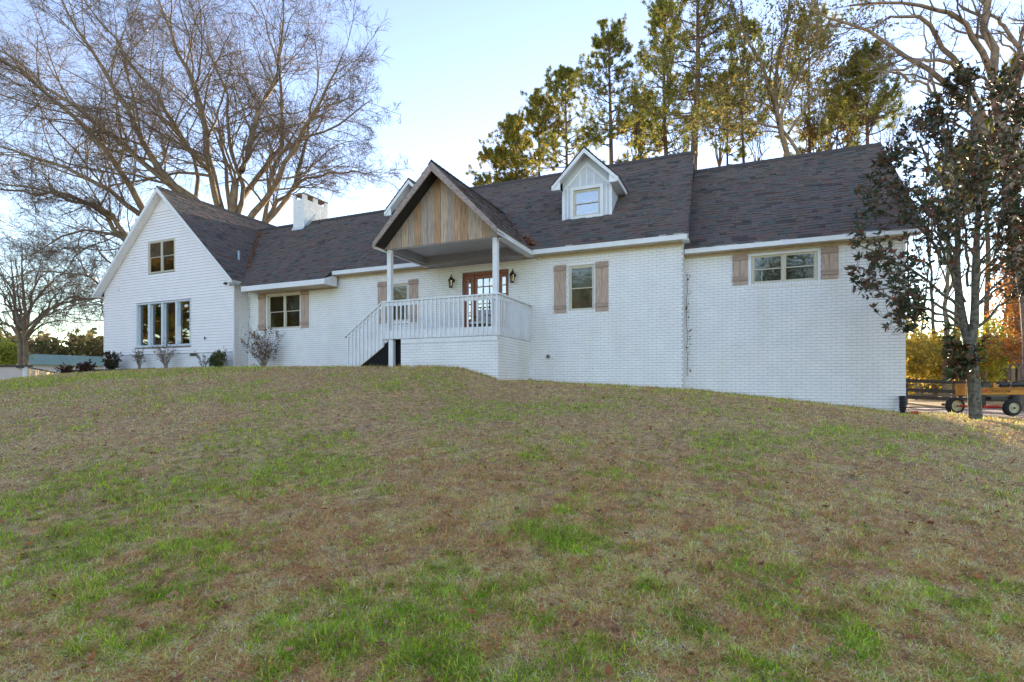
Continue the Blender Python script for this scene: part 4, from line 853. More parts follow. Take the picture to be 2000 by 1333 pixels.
# ---- smaller bare tree at the far left
def bare(name, base, label, limbs, Y, trunk, ks=(10, 6, 5), mt=BARK_W, rm=.008, cat='tree', group='leafless trees', lf0=(.2, .4)):
    t = empty(name, base, label, cat, group); LP, LR = [], []
    for pl, dY, a, b in limbs:
        P, Rr = pxpath(pl, Y, dY, (a, b), 12); LP.append(P); LR.append(Rr)
    LP = np.array(LP); LR = np.array(LR); LP[:, 3:-1] += rng.normal(size=LP[:, 3:-1].shape) * .06
    sets = [(LP, LR, 7)]
    for pl, a, b in trunk:
        P, Rr = pxpath(pl, Y, 0, (a, b), 8); sets.append((P[None], Rr[None], 10))
    tubes('trunk', sets, mt, t)
    c1 = spawn(LP, LR, ks[0], (.2, 1), (38, 12), lf0, 6, .18, .1, .5, rm * 1.6, .3); c2 = spawn(*c1, ks[1], (.2, 1), (38, 14), (.35, .65), 5, .22, .06, .6, rm * 1.2, .4); c3 = spawn(*c2, ks[2], (.2, 1), (38, 14), (.4, .75), 4, .25, .05, .7, rm, .3)
    tubes('crown', [(*c1, 4), (*c2, 3), (*c3, 3)], BARK_T, t); return t, (LP, LR), c1, c2, c3
def z7(l): return [(x / 7.84, 580 + y / 7.84) for x, y in l]
sl = [(z7([(330, 600), (290, 350), (230, 0), (190, -300), (150, -650)]), 2, .16, .02), (z7([(370, 600), (390, 300), (360, 0), (350, -400), (330, -800)]), -1, .17, .02), (z7([(390, 560), (440, 250), (490, 0), (560, -300), (640, -600)]), 2, .15, .02),
 (z7([(400, 600), (500, 470), (620, 330), (800, 160), (1000, 80), (1250, 10), (1400, 30)]), -2, .15, .02), (z7([(400, 620), (520, 440), (700, 270), (950, 170), (1200, 160), (1500, 100)]), 3, .10, .015), (z7([(420, 650), (480, 540), (640, 430), (850, 370), (1150, 400), (1500, 400)]), 0, .08, .015),
 (z7([(310, 600), (230, 380), (150, 180), (50, 0), (-100, -200)]), -2, .13, .02), (z7([(300, 620), (200, 480), (60, 400), (-150, 400)]), 1, .14, .03), (z7([(350, 500), (300, 300), (310, 50), (270, -250), (230, -600)]), 4, .12, .02), (z7([(380, 450), (450, 180), (620, -50), (800, -250), (980, -400)]), 0, .11, .015),
 (z7([(390, 500), (600, 300), (760, 130), (880, -80), (1050, -250)]), -3, .09, .015), (z7([(320, 560), (240, 330), (200, 20), (90, -200), (0, -450)]), 3, .11, .02)]
bare('bare_tree', tuple(at(44, 785, 40)), 'small multi-stemmed leafless tree at the far left above the low shed', sl, 40, [([(44, 790), (42, 715), (38, 650)], .26, .16), ([(50, 790), (51, 715), (49, 650)], .23, .15)], (10, 6, 4), rm=.0055, lf0=(.25, .5))
bare('bare_tree', tuple(at(26, 780, 48)), 'thin leaning grey leafless trunk left of the multi-stemmed tree', [([(27, 705), (24, 680), (15, 660), (0, 640), (-30, 610)], 0, .14, .03), ([(24, 680), (10, 650), (-10, 590), (-20, 540)], 2, .08, .02)], 48, [([(27, 785), (27, 740), (27, 705)], .2, .15)], (6, 4, 3))
# ---- bare tree on the right, behind the magnolia
def z8(l): return [(1450 + x / 2.665, y / 2.665) for x, y in l]
rl_ = [(z8([(1440, 1400), (1400, 1050), (1370, 850), (1310, 570), (1300, 380), (1275, 0), (1260, -150)]), 0, .20, .10), (z8([(1310, 450), (1285, 330), (1180, 150), (1060, 50), (850, 20), (560, 30)]), -2, .12, .03),
 (z8([(1330, 800), (1210, 600), (1090, 450), (900, 320), (740, 200), (560, 130), (350, 35)]), 2, .13, .035), (z8([(1260, 620), (1180, 420), (1060, 300), (940, 320), (760, 380), (650, 430)]), -3, .09, .02), (z8([(1430, 1000), (1400, 600), (1440, 320), (1466, 180), (1490, 0)]), 2, .13, .06),
 (z8([(1040, 520), (860, 400), (740, 370), (660, 390)]), 1, .05, .015), (z8([(1180, 420), (1000, 160), (900, 80), (780, 90), (640, 150)]), -1, .09, .02), (z8([(1440, 250), (1330, 100), (1290, 60), (1260, -60)]), 1, .07, .03), (z8([(1430, 280), (1340, 190), (1290, 160), (1200, 100)]), 0, .035, .015),
 (z8([(1020, 620), (990, 330), (960, 230), (940, 100)]), 3, .05, .02), (z8([(1540, 900), (1500, 400), (1560, 100), (1600, -100)]), 1, .12, .05), (z8([(1280, 40), (1180, -60), (1040, -80)]), 0, .06, .02)]
bt, lb, *_ = bare('bare_tree', tuple(at(2010, 800, 19)), 'tall leafless tree with arching pale limbs behind the magnolia', rl_, 19, [([(2015, 810), (2020, 640), (2004, 540), (1990, 490), (1975, 400), (1962, 310)], .30, .17), ([(2025, 700), (2060, 560), (2040, 420), (1990, 330)], .2, .14)], (9, 4, 3), lf0=(.12, .28), mt=mat('pale_bark', (.30, .22, .155), .95, scale=4, col2=(.16, .12, .09), bump=.7, bscale=14, detail=8))

# ---- pines behind the house
def pine(px, ytop, Y, crown, label, seed=0, lean=0, dens=1.0, wpx=60, cols=None, ybase=640, rt=.26, flare=False):
    base = at(px, ybase + 140, Y); base.z = gz(base.x, base.y) - .1; t = empty('pine_tree', tuple(base), label, 'pine tree', 'pines behind the house')
    top = np.array(at(px + lean, ytop, Y)); b = np.array(base); mid = b + (top - b) * .5 + rng.normal(size=3) * np.array([.25, .25, 0])
    P, Rr = interp_poly([b, b + (top - b) * .25 + rng.normal(size=3) * .1, mid, b + (top - b) * .75 + rng.normal(size=3) * .15, top], [rt, rt * .9, rt * .75, rt * .5, .04], 20)
    tubes('trunk', [(P[None], Rr[None], 8)], BARK_P, t)
    H = top[2] - b[2]; cz = (750 - crown) / 1040 * Y; f0 = max(.1, (cz - b[2]) / H); m_per_px = Y / 1040; Wm = wpx * m_per_px
    nb = int(50 * dens); ts = np.sort(f0 + (1 - f0) * rng.random(nb) ** .85); P1 = []
    for i, tt in enumerate(ts):
        f = tt * 19; j = min(int(f), 18); p = P[j] * (1 - f + j) + P[j + 1] * (f - j); u = (tt - f0) / (1 - f0)
        L = Wm * (.35 + .9 * math.sin(math.pi * min(1, (u * .82 + .2))) ** .8) * random.uniform(.55, 1.15); az = random.uniform(0, 6.283); el = R(-8 + 50 * u + random.gauss(0, 10))
        d = np.array([math.cos(az) * math.cos(el), math.sin(az) * math.cos(el), math.sin(el)]); q = [p]
        for k in range(6): d = nrm(d + rng.normal(size=3) * .13 + np.array([0, 0, .07])); q.append(q[-1] + d * L / 6)
        P1.append(q)
    P1 = np.array(P1); R1 = np.linspace(1, .25, 7)[None] * np.linspace(.06, .025, nb)[:, None]
    c2 = spawn(P1, R1, 6, (.35, 1), (45, 14), (.25, .5), 4, .2, .12, .5, .012, .4); c3 = spawn(*c2, 3, (.3, 1), (40, 14), (.35, .7), 3, .2, .2, .6, .008, .2)
    tubes('branches', [(P1, R1, 4), (*c2, 3), (*c3, 3)], BARK_P, t)
    tips = np.concatenate([c2[0][:, -1], c3[0][:, -1], c3[0][:, 1], c2[0][:, 2], P1[:, -1]]); tips = tips[rng.random(len(tips)) < .85]
    K = len(tips); n = 10; D = nrm(rng.normal(size=(K, n, 3)) + np.array([0, 0, .9])); Ln = (.16 + .09 * rng.random((K, n, 1))) * min(1.25, Y / 42); S_ = nrm(np.cross(D, rng.normal(size=(K, n, 3)))) * .026 * Y / 42
    Cc = tips[:, None] + rng.normal(size=(K, n, 3)) * .05; V = np.stack([Cc - S_, Cc + S_, Cc + D * Ln], 2).reshape(-1, 3) - b
    cols = np.array(cols or [(.26, .27, .06), (.19, .22, .05), (.42, .35, .07), (.13, .16, .05)]); tt = cols[rng.integers(0, len(cols), K)] * (.8 + .4 * rng.random((K, 1))); T = np.repeat(tt, n * 3, 0)
    np_mesh('needles', V, np.arange(K * n * 3).reshape(-1, 3), NEEDLE, t, tint=T); return t
GOLD = [(.36, .30, .05), (.20, .22, .05), (.42, .30, .05), (.12, .16, .04)]
pine(1196, 55, 42, 330, 'tall slender pine standing right behind the right dormer', wpx=62, lean=-8, rt=.27, dens=1.4)
pine(1107, 150, 45, 340, 'middle height pine left of the slender tall pine, above the dormer', wpx=62, lean=-3, rt=.22)
pine(1299, 15, 40, 320, 'tall pine with a straight trunk right of the dormer peak', wpx=70, rt=.25, dens=1.5)
pine(1362, -60, 36, 260, 'tallest thick-trunked pine rising where the main roof meets the right wing', wpx=84, rt=.34, dens=1.9)
pine(1052, 200, 48, 350, 'shorter golden pine above the main ridge left of the dormer', wpx=54, cols=GOLD, dens=1.1)
pine(1010, 250, 50, 370, 'low golden pine second from the left end of the pine row', wpx=50, cols=GOLD, dens=1.1)
pine(968, 300, 50, 385, 'lowest pine at the left end of the pine row', wpx=40, cols=GOLD)
pine(1692, 110, 36, 270, 'single pine above the ridge of the right wing', wpx=66, rt=.22, dens=1.5)
pine(1250, 190, 52, 330, 'small far pine between the two tall pines right of the dormer', wpx=45, cols=GOLD)
pine(1420, 150, 46, 330, 'thin hazy pine right of the thick-trunked pine', wpx=55, rt=.17, dens=.8)
pine(1640, 190, 48, 320, 'slim far pine left of the single pine over the right wing', wpx=45, rt=.16, dens=.8, cols=GOLD)
pine(1995, 120, 34, 330, 'yellow lit pine at the right edge behind the arching bare tree', wpx=50, cols=GOLD)
pine(1868, 310, 46, 420, 'golden pine showing through the magnolia crown', wpx=52, cols=GOLD, dens=1.2)
pine(1925, 240, 50, 420, 'golden pine behind the right half of the magnolia crown', wpx=56, cols=GOLD, dens=1.2)
pine(2090, 60, 44, 420, 'unseen tall pine added past the right picture edge to shade the lawn', wpx=80, dens=1.5)  # this pine and the next are out of view, added to shade the lawn
pine(2200, 20, 42, 450, 'second unseen tall pine added past the right picture edge to shade the lawn', wpx=90, dens=1.5)

# bronze leaved tree between the pines
def leafy(name, base_px, limbs, Y, trunk, label, cols, size, n, spread, ks=(9, 5, 3), group=None, cat='tree', m=AUT, mt=BARK_W, lf0=(.25, .45), thin=1.0):
    b = at(base_px[0], base_px[1], Y); t, l, c1, c2, c3 = bare(name, tuple(b), label, limbs, Y, trunk, ks, mt=mt, group=group, cat=cat, lf0=lf0)
    tips = np.concatenate([c3[0][:, -1], c3[0][:, 1], c2[0][:, -1]]); tips = tips[rng.random(len(tips)) < thin]; leaves('leaves', tips, n, spread, size, cols, m, t); return t
BRONZE = [(.24, .20, .06), (.16, .17, .06), (.30, .20, .06), (.12, .14, .05)]
leafy('bronze_tree', (1530, 780), [([(1537, 300), (1520, 240), (1505, 170), (1470, 100), (1440, 40), (1420, -20)], 2, .17, .03), ([(1537, 300), (1520, 240), (1540, 180), (1570, 120), (1600, 60), (1610, 10)], -2, .14, .03), ([(1560, 300), (1545, 275), (1525, 250), (1500, 200), (1440, 190), (1400, 180)], 1, .12, .03),
  ([(1520, 240), (1512, 160), (1530, 90), (1540, 20), (1550, -40)], 1, .13, .03), ([(1540, 260), (1580, 200), (1630, 160), (1660, 130)], 2, .09, .02), ([(1520, 250), (1470, 240), (1420, 240), (1390, 260)], -2, .08, .02), ([(1530, 190), (1560, 130), (1640, 70), (1680, 40)], 2, .08, .02)], 34,
  [([(1545, 780), (1540, 500), (1537, 300)], .34, .22), ([(1568, 780), (1565, 400), (1560, 300)], .2, .16)], 'broad tree with bronze and olive leaves behind the right wing ridge', BRONZE, .17, 2, .16, (12, 6, 5), lf0=(.3, .55))
for q in ((1600, 'first'), (1470, 'second')): pass
leafy('bronze_tree', (1620, 780), [([(1620, 300), (1615, 250), (1600, 200), (1590, 150)], 1, .09, .02), ([(1620, 300), (1640, 250), (1660, 220), (1690, 200)], -1, .07, .02), ([(1620, 300), (1590, 270), (1570, 250)], 1, .06, .02)], 44, [([(1620, 780), (1620, 500), (1620, 300)], .16, .1)],
  'sparse small tree with tan leaves low behind the right wing ridge', [(.30, .21, .06), (.2, .16, .06)], .16, 3, .18, (10, 6, 4), lf0=(.4, .7), thin=.9)
pine(1455, 60, 44, 280, 'leafy pine between the thick-trunked pine and the bronze tree', wpx=60, rt=.18, dens=1.1)
pine(1580, 30, 46, 300, 'tall pine directly behind the bronze tree', wpx=62, rt=.2, dens=1.1)

for px_, yt_, Y_, lb_ in ((1245, 180, 50, 'fine bare tree low between the dormer peak and the straight pine'), (1335, 200, 48, 'fine bare tree just left of the thick-trunked pine'), (1405, 150, 46, 'fine bare tree just right of the thick-trunked pine'), (1480, 200, 50, 'fine bare tree left of the bronze tree trunk'), (1590, 180, 48, 'fine bare tree right of the bronze tree trunk'), (1655, 170, 46, 'fine bare tree left of the single pine over the right wing'), (1735, 200, 44, 'fine bare tree above the right end of the wing ridge')):
    bare('bare_tree', tuple(at(px_, 780, Y_)), lb_, [([(px_, 330), (px_ + dx * .4, (330 + yt_) / 2 + 20), (px_ + dx, yt_ + abs(dx) * .8)], dy, .06, .012) for dx, dy in ((0, 0), (-26, 1), (24, -1), (-44, 0), (46, 1), (12, 2))], Y_, [([(px_, 780), (px_, 500), (px_, 330)], .12, .08)], (9, 5, 4), rm=.009, group='fine bare trees behind the ridge', lf0=(.3, .55))

# ---- autumn trees beyond the driveway
YEL = [(.56, .38, .06), (.44, .34, .06), (.62, .42, .08), (.30, .28, .06)]; YG = [(.40, .38, .05), (.30, .33, .05), (.50, .42, .06)]; ORG = [(.50, .17, .04), (.52, .24, .06), (.36, .15, .05)]
def small(px, ytop, Y, wpx, label, cols, n=3, lean=0, rt=.07, fol=1.0):
    h0 = 775; L = [([(px + lean * .3, h0 - 60), (px + lean * .6, (h0 + ytop) / 2), (px + lean + dx * wpx, ytop + abs(dx) * 40 + k * 12)], dy, rt * .6, .01) for k, (dx, dy) in enumerate(((0, 0), (-.9, 1), (.9, -1), (-.5, -1.5), (.5, 1.5), (-.7, 0), (.7, .5)))]
    L += [([(px + lean * .4, h0 - 50), (px + s * wpx * .5, h0 - 80), (px + s * wpx, h0 - 95 + 15 * s)], s * 1.5, rt * .4, .01) for s in (-1, 1, -.6, .7)]
    return leafy('autumn_tree', (px, 800), L, Y, [([(px, 800), (px, 760), (px + lean * .3, h0 - 60)], rt, rt * .8)], label, cols, .16, n, .22, (7, 4, 3), 'autumn trees beyond the fence', lf0=(.22, .4), thin=fol)
small(1790, 640, 33, 26, 'low golden tree just right of the house corner beyond the fence', YEL, 3)
small(1822, 655, 37, 30, 'yellow sapling behind the fence left of the magnolia trunk', YEL, 3, 6)
small(1866, 650, 40, 34, 'yellow tree whose leaves show right behind the magnolia trunk', YEL, 2)
small(1925, 640, 34, 44, 'yellow-green understory tree right of the magnolia trunk', YG, 3)
small(1975, 600, 37, 46, 'taller yellow-green tree above the log splitter', YG, 3)
small(1990, 490, 30, 34, 'bright orange tree at the right picture edge', ORG, 2)
small(2040, 580, 38, 50, 'yellow tree beyond the right picture edge partly in view', YEL, 2)
small(1768, 690, 42, 20, 'low yellow bush-like tree hidden half behind the house corner', YEL, 3)
# bare woodland trunks
for i, (px, Y, r_, lean, lb_) in enumerate(((1793, 36, .07, 26, 'thin leaning bare trunk nearest the house corner beyond the fence'), (1826, 38, .15, -12, 'straight sunlit trunk beyond the fence with a pale left edge'), (1848, 34, .20, 4, 'thickest woodland trunk seen left of the magnolia trunk'),
    (1957, 42, .16, 14, 'mid-size trunk above the log splitter beam'), (1975, 48, .24, -4, 'broad shaded trunk far behind the log splitter'), (1994, 40, .1, -16, 'slim reddish trunk at the right picture edge'), (1905, 50, .2, 8, 'distant trunk directly behind the magnolia'), (1770, 44, .12, 3, 'trunk half hidden by the house corner'))):
    bare('woodland_tree', tuple(at(px, 790, Y)), lb_, [([(px, 700), (px + lean * .5, 600), (px + lean, 480), (px + lean * 1.4, 330)], 0, r_ * .9, .03), ([(px + lean * .6, 580), (px + lean + 30, 480), (px + lean + 50, 400)], 1, r_ * .3, .015), ([(px + lean * .7, 560), (px + lean - 30, 470), (px + lean - 40, 390)], -1, r_ * .3, .015)], Y,
         [([(px, 795), (px, 760), (px, 700)], r_ * 1.15, r_)], (7, 4, 3), mt=BARK_P if i % 2 else BARK_W, group='bare trunks beyond the fence')
# masses of far woodland
def mass(px0, px1, ytop, Y, dY, n, cols, size, label, ybot=770, name='distant_woods', asp=.6):
    x = px0 + (px1 - px0) * rng.random(n); Yd = Y + dY * rng.random(n); hgt = ytop + 16 * (vnoise(x * .06, x * 0, 4) - .5) * 2 + 9 * np.sin(x * .21)
    y = ybot - (ybot - hgt) * rng.random(n) ** .85
    k = (x - 1000) / 1040; X = Yd * k; c = np.stack([X * CT - Yd * ST, X * ST + Yd * CT, (750 - y) / 1040 * Y], -1); c[:, 2] = np.maximum(c[:, 2], -3.5)
    o = leaves(name, c, 1, .3, size, cols, AUT, None, asp); tag(o, label, kind='stuff'); return o
OLIVE = [(.16, .14, .05), (.11, .115, .045), (.22, .16, .07), (.085, .10, .04), (.28, .19, .08)]
mass(-120, 320, 655, 85, 25, 26000, OLIVE, .8, 'far wood of olive and tan trees behind the teal-roofed barn')
mass(2120, 3200, 480, 50, 20, 16000, OLIVE, .8, 'unseen dense wood added beyond the right picture edge to shade the lawn')  # out of view, added to keep the sun off the right of the lawn
mass(1740, 2200, 690, 62, 20, 16000, [(.30, .25, .10), (.22, .20, .08), (.40, .30, .08), (.16, .16, .07)], .55, 'far wooded slope of tan and gold undergrowth beyond the driveway')
mass(250, 1000, 500, 70, 15, 11000, OLIVE, 1.1, 'wood added beyond the house, hidden by its roof, to block low sun')  # added behind the roof to block low sun from the left wing roof
mass(900, 1760, 420, 75, 20, 5000, [(.07, .09, .035), (.10, .10, .04), (.05, .07, .03)], .8, 'dark wood hidden mostly behind the house', ybot=760)
# sunlit wood behind the viewer: it is what the window panes reflect
for tx, ty, th in ((-16.3, -30, 14), (4.2, -31, 15), (-41, -30, 14), (13, -36, 13)):
    q = rng.normal(size=(2200, 3)) * np.array([2.0, 2.0, 2.2]) + np.array([tx, ty, th - 5.0]); o = leaves('far_tree_foliage', q, 1, .3, .6, [(.55, .38, .06), (.22, .24, .06), (.10, .13, .04), (.45, .25, .06)], AUT); tag(o, 'autumn tree crown across the lawn, mirrored in the panes', kind='stuff')
n = 9000; uu2 = rng.uniform(-54, -43, n); vv2 = rng.uniform(-32, 3, n); t2 = 11 + 4 * vnoise(vv2 * .25, uu2 * 0, 5); o = leaves('distant_woods', np.stack([uu2, vv2, -2.5 + (t2 + 2.5) * rng.random(n) ** .8], -1), 1, .4, .9, [(.62, .42, .06), (.30, .30, .06), (.15, .18, .05), (.66, .36, .07), (.35, .22, .10)], AUT); tag(o, 'golden trees off to the left of the lawn, mirrored in the panes of the sided gable', kind='stuff')
n = 18000; uu = rng.uniform(-95, 50, n); vv_ = rng.uniform(-75, -55, n); top = 2.5 + 3 * vnoise(uu * .12, uu * 0, 8) + 2 * vnoise(uu * .5, uu * 0, 2); cc = np.stack([uu, vv_, -5 + (top + 5) * rng.random(n) ** .8], -1)
o = leaves('distant_woods', cc, 1, .4, 1.0, [(.40, .28, .05), (.18, .18, .05), (.10, .12, .04), (.45, .24, .06), (.25, .17, .09)], AUT); tag(o, 'golden autumn wood across the lawn, mirrored in the window panes', kind='stuff')
# lime bush far left
leafy('lime_bush', (22, 770), [([(22, 730), (15, 700), (8, 685)], 0, .05, .01), ([(22, 730), (28, 700), (32, 690)], 1, .05, .01), ([(22, 730), (22, 700), (20, 682)], -1, .05, .01)], 46, [([(22, 790), (22, 750), (22, 730)], .07, .06)], 'bright lime-yellow bush behind the low shed at the far left', [(.30, .32, .05), (.22, .26, .04)], .22, 4, .35, (7, 4, 3), cat='bush')

# ---- magnolia in front of the right wing
MY = 10.0
mag = empty('magnolia_tree', (4.06, 12.62, gz(4.06, 12.62) - .03), 'young magnolia with dark glossy leaves and a lichen-grey trunk before the right wing corner', 'magnolia')
def mp(l, dY=0, w_=(.05, .012), n=12): return pxpath(l, MY, dY, w_, n)
tr = [mp([(1906, 824), (1904, 790), (1901, 740), (1897, 700), (1893, 668)], 0, (.105, .09), 12), mp([(1893, 672), (1881, 640), (1874, 590), (1868, 520), (1872, 430), (1866, 330), (1850, 240)], .5, (.085, .018)), mp([(1895, 675), (1908, 640), (1903, 600), (1905, 500), (1912, 400), (1908, 280), (1890, 170)], -.3, (.085, .018))]
ml = [([(1874, 600), (1830, 560), (1770, 520), (1720, 500), (1675, 478)], -1.2), ([(1870, 540), (1820, 470), (1760, 420), (1700, 400), (1672, 380)], -.6), ([(1868, 500), (1820, 420), (1780, 370), (1730, 330), (1700, 350)], .9), ([(1876, 620), (1840, 600), (1800, 580), (1750, 560), (1700, 570), (1668, 548)], .4),
 ([(1880, 640), (1850, 630), (1810, 620), (1770, 625), (1745, 650)], -.9), ([(1880, 636), (1840, 612), (1790, 600), (1740, 590), (1700, 560)], -1.6), ([(1870, 430), (1840, 350), (1800, 300), (1760, 280), (1735, 295)], -.8), ([(1868, 380), (1840, 300), (1820, 250), (1800, 215)], .7), ([(1905, 560), (1940, 500), (1980, 460), (2040, 430)], -.8), ([(1904, 600), (1950, 570), (2000, 520), (2060, 500)], .6),
 ([(1908, 640), (1935, 620), (1965, 590), (2010, 560), (2060, 540)], -.6), ([(1910, 450), (1950, 380), (2000, 330), (2050, 310)], .8), ([(1910, 400), (1940, 330), (1970, 270), (2000, 220)], -.7), ([(1906, 330), (1935, 260), (1950, 200), (1960, 150)], .5), ([(1900, 260), (1890, 200), (1870, 160), (1850, 150)], -.5), ([(1866, 330), (1840, 280), (1850, 200), (1870, 165)], .3),
 ([(1890, 560), (1880, 460), (1890, 380), (1900, 330)], -1.5), ([(1885, 590), (1850, 520), (1830, 450), (1810, 400)], -1.6), ([(1895, 560), (1940, 480), (1960, 420), (1990, 390)], -1.5), ([(1893, 690), (1880, 700), (1866, 690), (1850, 685)], -.3), ([(1896, 715), (1882, 715), (1870, 725), (1862, 735)], -.25), ([(1905, 600), (1960, 540), (1990, 470), (2010, 420)], 1.4)]
MP = [mp(l, d, (.030 if len(l) > 4 else .024, .008)) for l, d in ml]
tubes('trunk', [(np.array([tr[0][0]]), np.array([tr[0][1]]), 16), (np.array([t[0] for t in tr[1:]]), np.array([t[1] for t in tr[1:]]), 10)], BARK_G, mag)
MPp = np.array([t[0] for t in tr[1:]] + [m_[0] for m_ in MP]); MRr = np.array([t[1] for t in tr[1:]] + [m_[1] for m_ in MP]); MPp[2:, 2:-1] += rng.normal(size=MPp[2:, 2:-1].shape) * .03
m1 = spawn(MPp, MRr, 15, (.3, 1), (42, 14), (.18, .36), 6, .2, .10, .5, .006, .3); m2 = spawn(*m1, 5, (.3, 1), (40, 14), (.35, .7), 4, .2, .12, .6, .004, .2)
def inside(p):
    X = p[:, 0] * CT + p[:, 1] * ST; Y = -p[:, 0] * ST + p[:, 1] * CT; px = 1000 + 1040 * X / Y; py = 750 - 1040 * p[:, 2] / Y
    left = np.interp(py, [120, 160, 200, 290, 350, 370, 480, 560, 600, 660, 670], [1880, 1845, 1800, 1725, 1690, 1668, 1655, 1662, 1700, 1742, 1900]); return (px > left) & (py > 120) | ((py > 670) & (px > 1845) & (py < 745))
m1 = tuple(a[inside(m1[0][:, -1])] for a in m1); m2k = inside(m2[0][:, -1]); m2 = tuple(a[m2k] for a in m2)
tubes('branches', [(MPp[2:], MRr[2:], 6), (*m1, 4), (*m2, 3)], BARK_G, mag)
tips = np.concatenate([m2[0][:, -1], m1[0][:, -1], MPp[2:, -1], m2[0][:, 1], m1[0][:, 3]]); dirs = nrm(np.concatenate([m2[0][:, -1] - m2[0][:, -2], m1[0][:, -1] - m1[0][:, -2], MPp[2:, -1] - MPp[2:, -2], m2[0][:, 1] - m2[0][:, 0], m1[0][:, 3] - m1[0][:, 2]]))
ok = inside(tips) & (rng.random(len(tips)) < .72); tips, dirs = tips[ok], dirs[ok]
n = 6; K = len(tips); axis = np.repeat(dirs, n, 0); side = nrm(np.cross(axis, rng.normal(size=(K * n, 3)))); D = nrm(axis * .6 + side * (.7 + .4 * rng.random((K * n, 1))) + np.array([0, 0, .15])); c = np.repeat(tips, n, 0); L = (.078 + .05 * rng.random((K * n, 1))); Wd = nrm(np.cross(D, axis + 1e-3)) * L * .19; U = nrm(np.cross(Wd, D)); fold = U * L * .07
LV = np.stack([c, c + D * L * .45 - Wd + fold, c + D * L * .5 - fold * .3, c + D * L * .45 + Wd + fold, c + D * L - U * L * .06], 1)
MG = np.array([(.050, .068, .024), (.075, .088, .036), (.028, .040, .017)]); MBr = np.array([(.24, .08, .045), (.17, .065, .04)])
br = rng.random(K * n) < .27; col = np.where(br[:, None], MBr[rng.integers(0, 2, K * n)], MG[rng.integers(0, 3, K * n)])
LF = np.array([(0, 1, 2), (0, 2, 3), (1, 4, 2), (2, 4, 3)]); mo = np.array(mag.location)
keep = np.argsort((LV[:, 0] ** 2).sum(1) + 1e3 * ~inside(LV[:, 0]))[:K * n]; near = set(keep[:280].tolist())
for i in keep[:280]:
    me = bpy.data.meshes.new('leaf'); me.from_pydata((LV[i] - mo).tolist(), [], LF.tolist()); me.materials.append(MATS['mag_b'] if br[i] and 'mag_b' in MATS else (mat('mag_b', (.15, .055, .032), .6) if br[i] else mat('mag_g', (.035, .065, .034), .42, spec=.3))); link('leaf', me, mag)
rs = keep[280:]; Vv = LV[rs] - mo
o = np_mesh('foliage', Vv.reshape(-1, 3), (np.arange(len(rs))[:, None, None] * 5 + LF[None]).reshape(-1, 3), MAG, mag, tint=np.repeat(col[rs], 5, 0)); tag(o, kind='stuff')

# ---- shrubs along the left wing
def shrub(x, y, h, w_, label, nst, cols, dens, size, name='shrub', sub=(6, 4), up_=.15, stem=(.25, .19, .15), hr=(.5, 1.02), tr0=.18):
    b = np.array([x, y, gz(x, y) - .02]); t = empty(name, tuple(b), label, 'shrub', 'shrubs along the house foot'); P = []
    for i in range(nst):
        az = random.uniform(0, 6.283); sp_ = random.uniform(.25, 1.15) * w_; tip = b + np.array([math.cos(az) * sp_, math.sin(az) * sp_ * .35 - .05, h * random.uniform(*hr)]); q = [b + (tip - b) * (k / 6) + np.array([0, 0, .05 * h * math.sin(math.pi * k / 6)]) + rng.normal(size=3) * .015 for k in range(7)]; P.append(q)
    P = np.array(P); Rr = np.linspace(.009, .003, 7)[None].repeat(nst, 0); s1 = spawn(P, Rr, sub[0], (tr0, 1), (35, 12), (.2, .4), 4, .15, up_, .6, .003, .3); s2 = spawn(*s1, sub[1], (.3, 1), (38, 12), (.3, .6), 3, .2, up_, .7, .0022, .2)
    for A in (P, s1[0], s2[0]): np.minimum(A[..., 1], 13.62 if x > -15.9 else 13.08, out=A[..., 1])
    tubes('stems', [(P, Rr, 5), (*s1, 3), (*s2, 3)], mat('shrub_stem_%d' % int(stem[0] * 100), stem, .9), t)
    tp = np.concatenate([s2[0][:, -1], s2[0][:, 1], s1[0][:, -1]]); tp = tp[rng.random(len(tp)) < dens]; leaves('leaves', tp, 2, .018, size, cols, LEAF, t, .6)
RED = [(.22, .08, .06), (.15, .09, .06), (.10, .11, .05)]; GRN = [(.06, .12, .04), (.09, .15, .05), (.04, .08, .03), (.18, .09, .05)]
shrub(-14.8, 13.25, 1.35, .92, 'large open rose bush with reddish leaves in the corner below the two-light window', 26, RED, .55, .045, 'rose_bush')
shrub(-16.35, 12.75, .55, .34, 'dense dark green shrub at the right end of the sided wall', 22, GRN, 1, .05, 'shrub', (8, 5), hr=(.3, 1), tr0=.05)
shrub(-17.15, 12.8, .5, .42, 'sparse thin-stemmed shrub left of the dense green one', 8, GRN, .25, .035)
shrub(-19.05, 12.75, .98, .62, 'bare branching bush under the four-light window', 17, RED, .3, .04, 'rose_bush')
shrub(-20.6, 12.8, .82, .42, 'thin upright bush below the left pane of the four-light window', 11, GRN, .3, .04, 'rose_bush')
shrub(-22.1, 12.7, .75, .5, 'dark leafy shrub at the left corner of the sided gable', 18, [(.05, .045, .03), (.03, .05, .025), (.07, .035, .025)], 1, .06, 'shrub', (8, 4), hr=(.25, 1), tr0=.05)
shrub(-23.5, 12.6, .42, .42, 'low dark red-leaved shrub just left of the gable corner', 16, [(.08, .03, .028), (.05, .03, .025)], 1, .06, 'shrub', (8, 4), hr=(.25, 1), tr0=.05)
shrub(-24.5, 12.5, .40, .45, 'outermost low brown shrub left of the house', 16, [(.07, .04, .028), (.045, .035, .025)], .9, .06, 'shrub', (8, 4), hr=(.25, 1), tr0=.05)
shrub(-16.2, 12.95, .95, .10, 'single tall thin sprig behind the dense green shrub', 2, [(.10, .05, .03)], .5, .04, 'sprig', (5, 2))
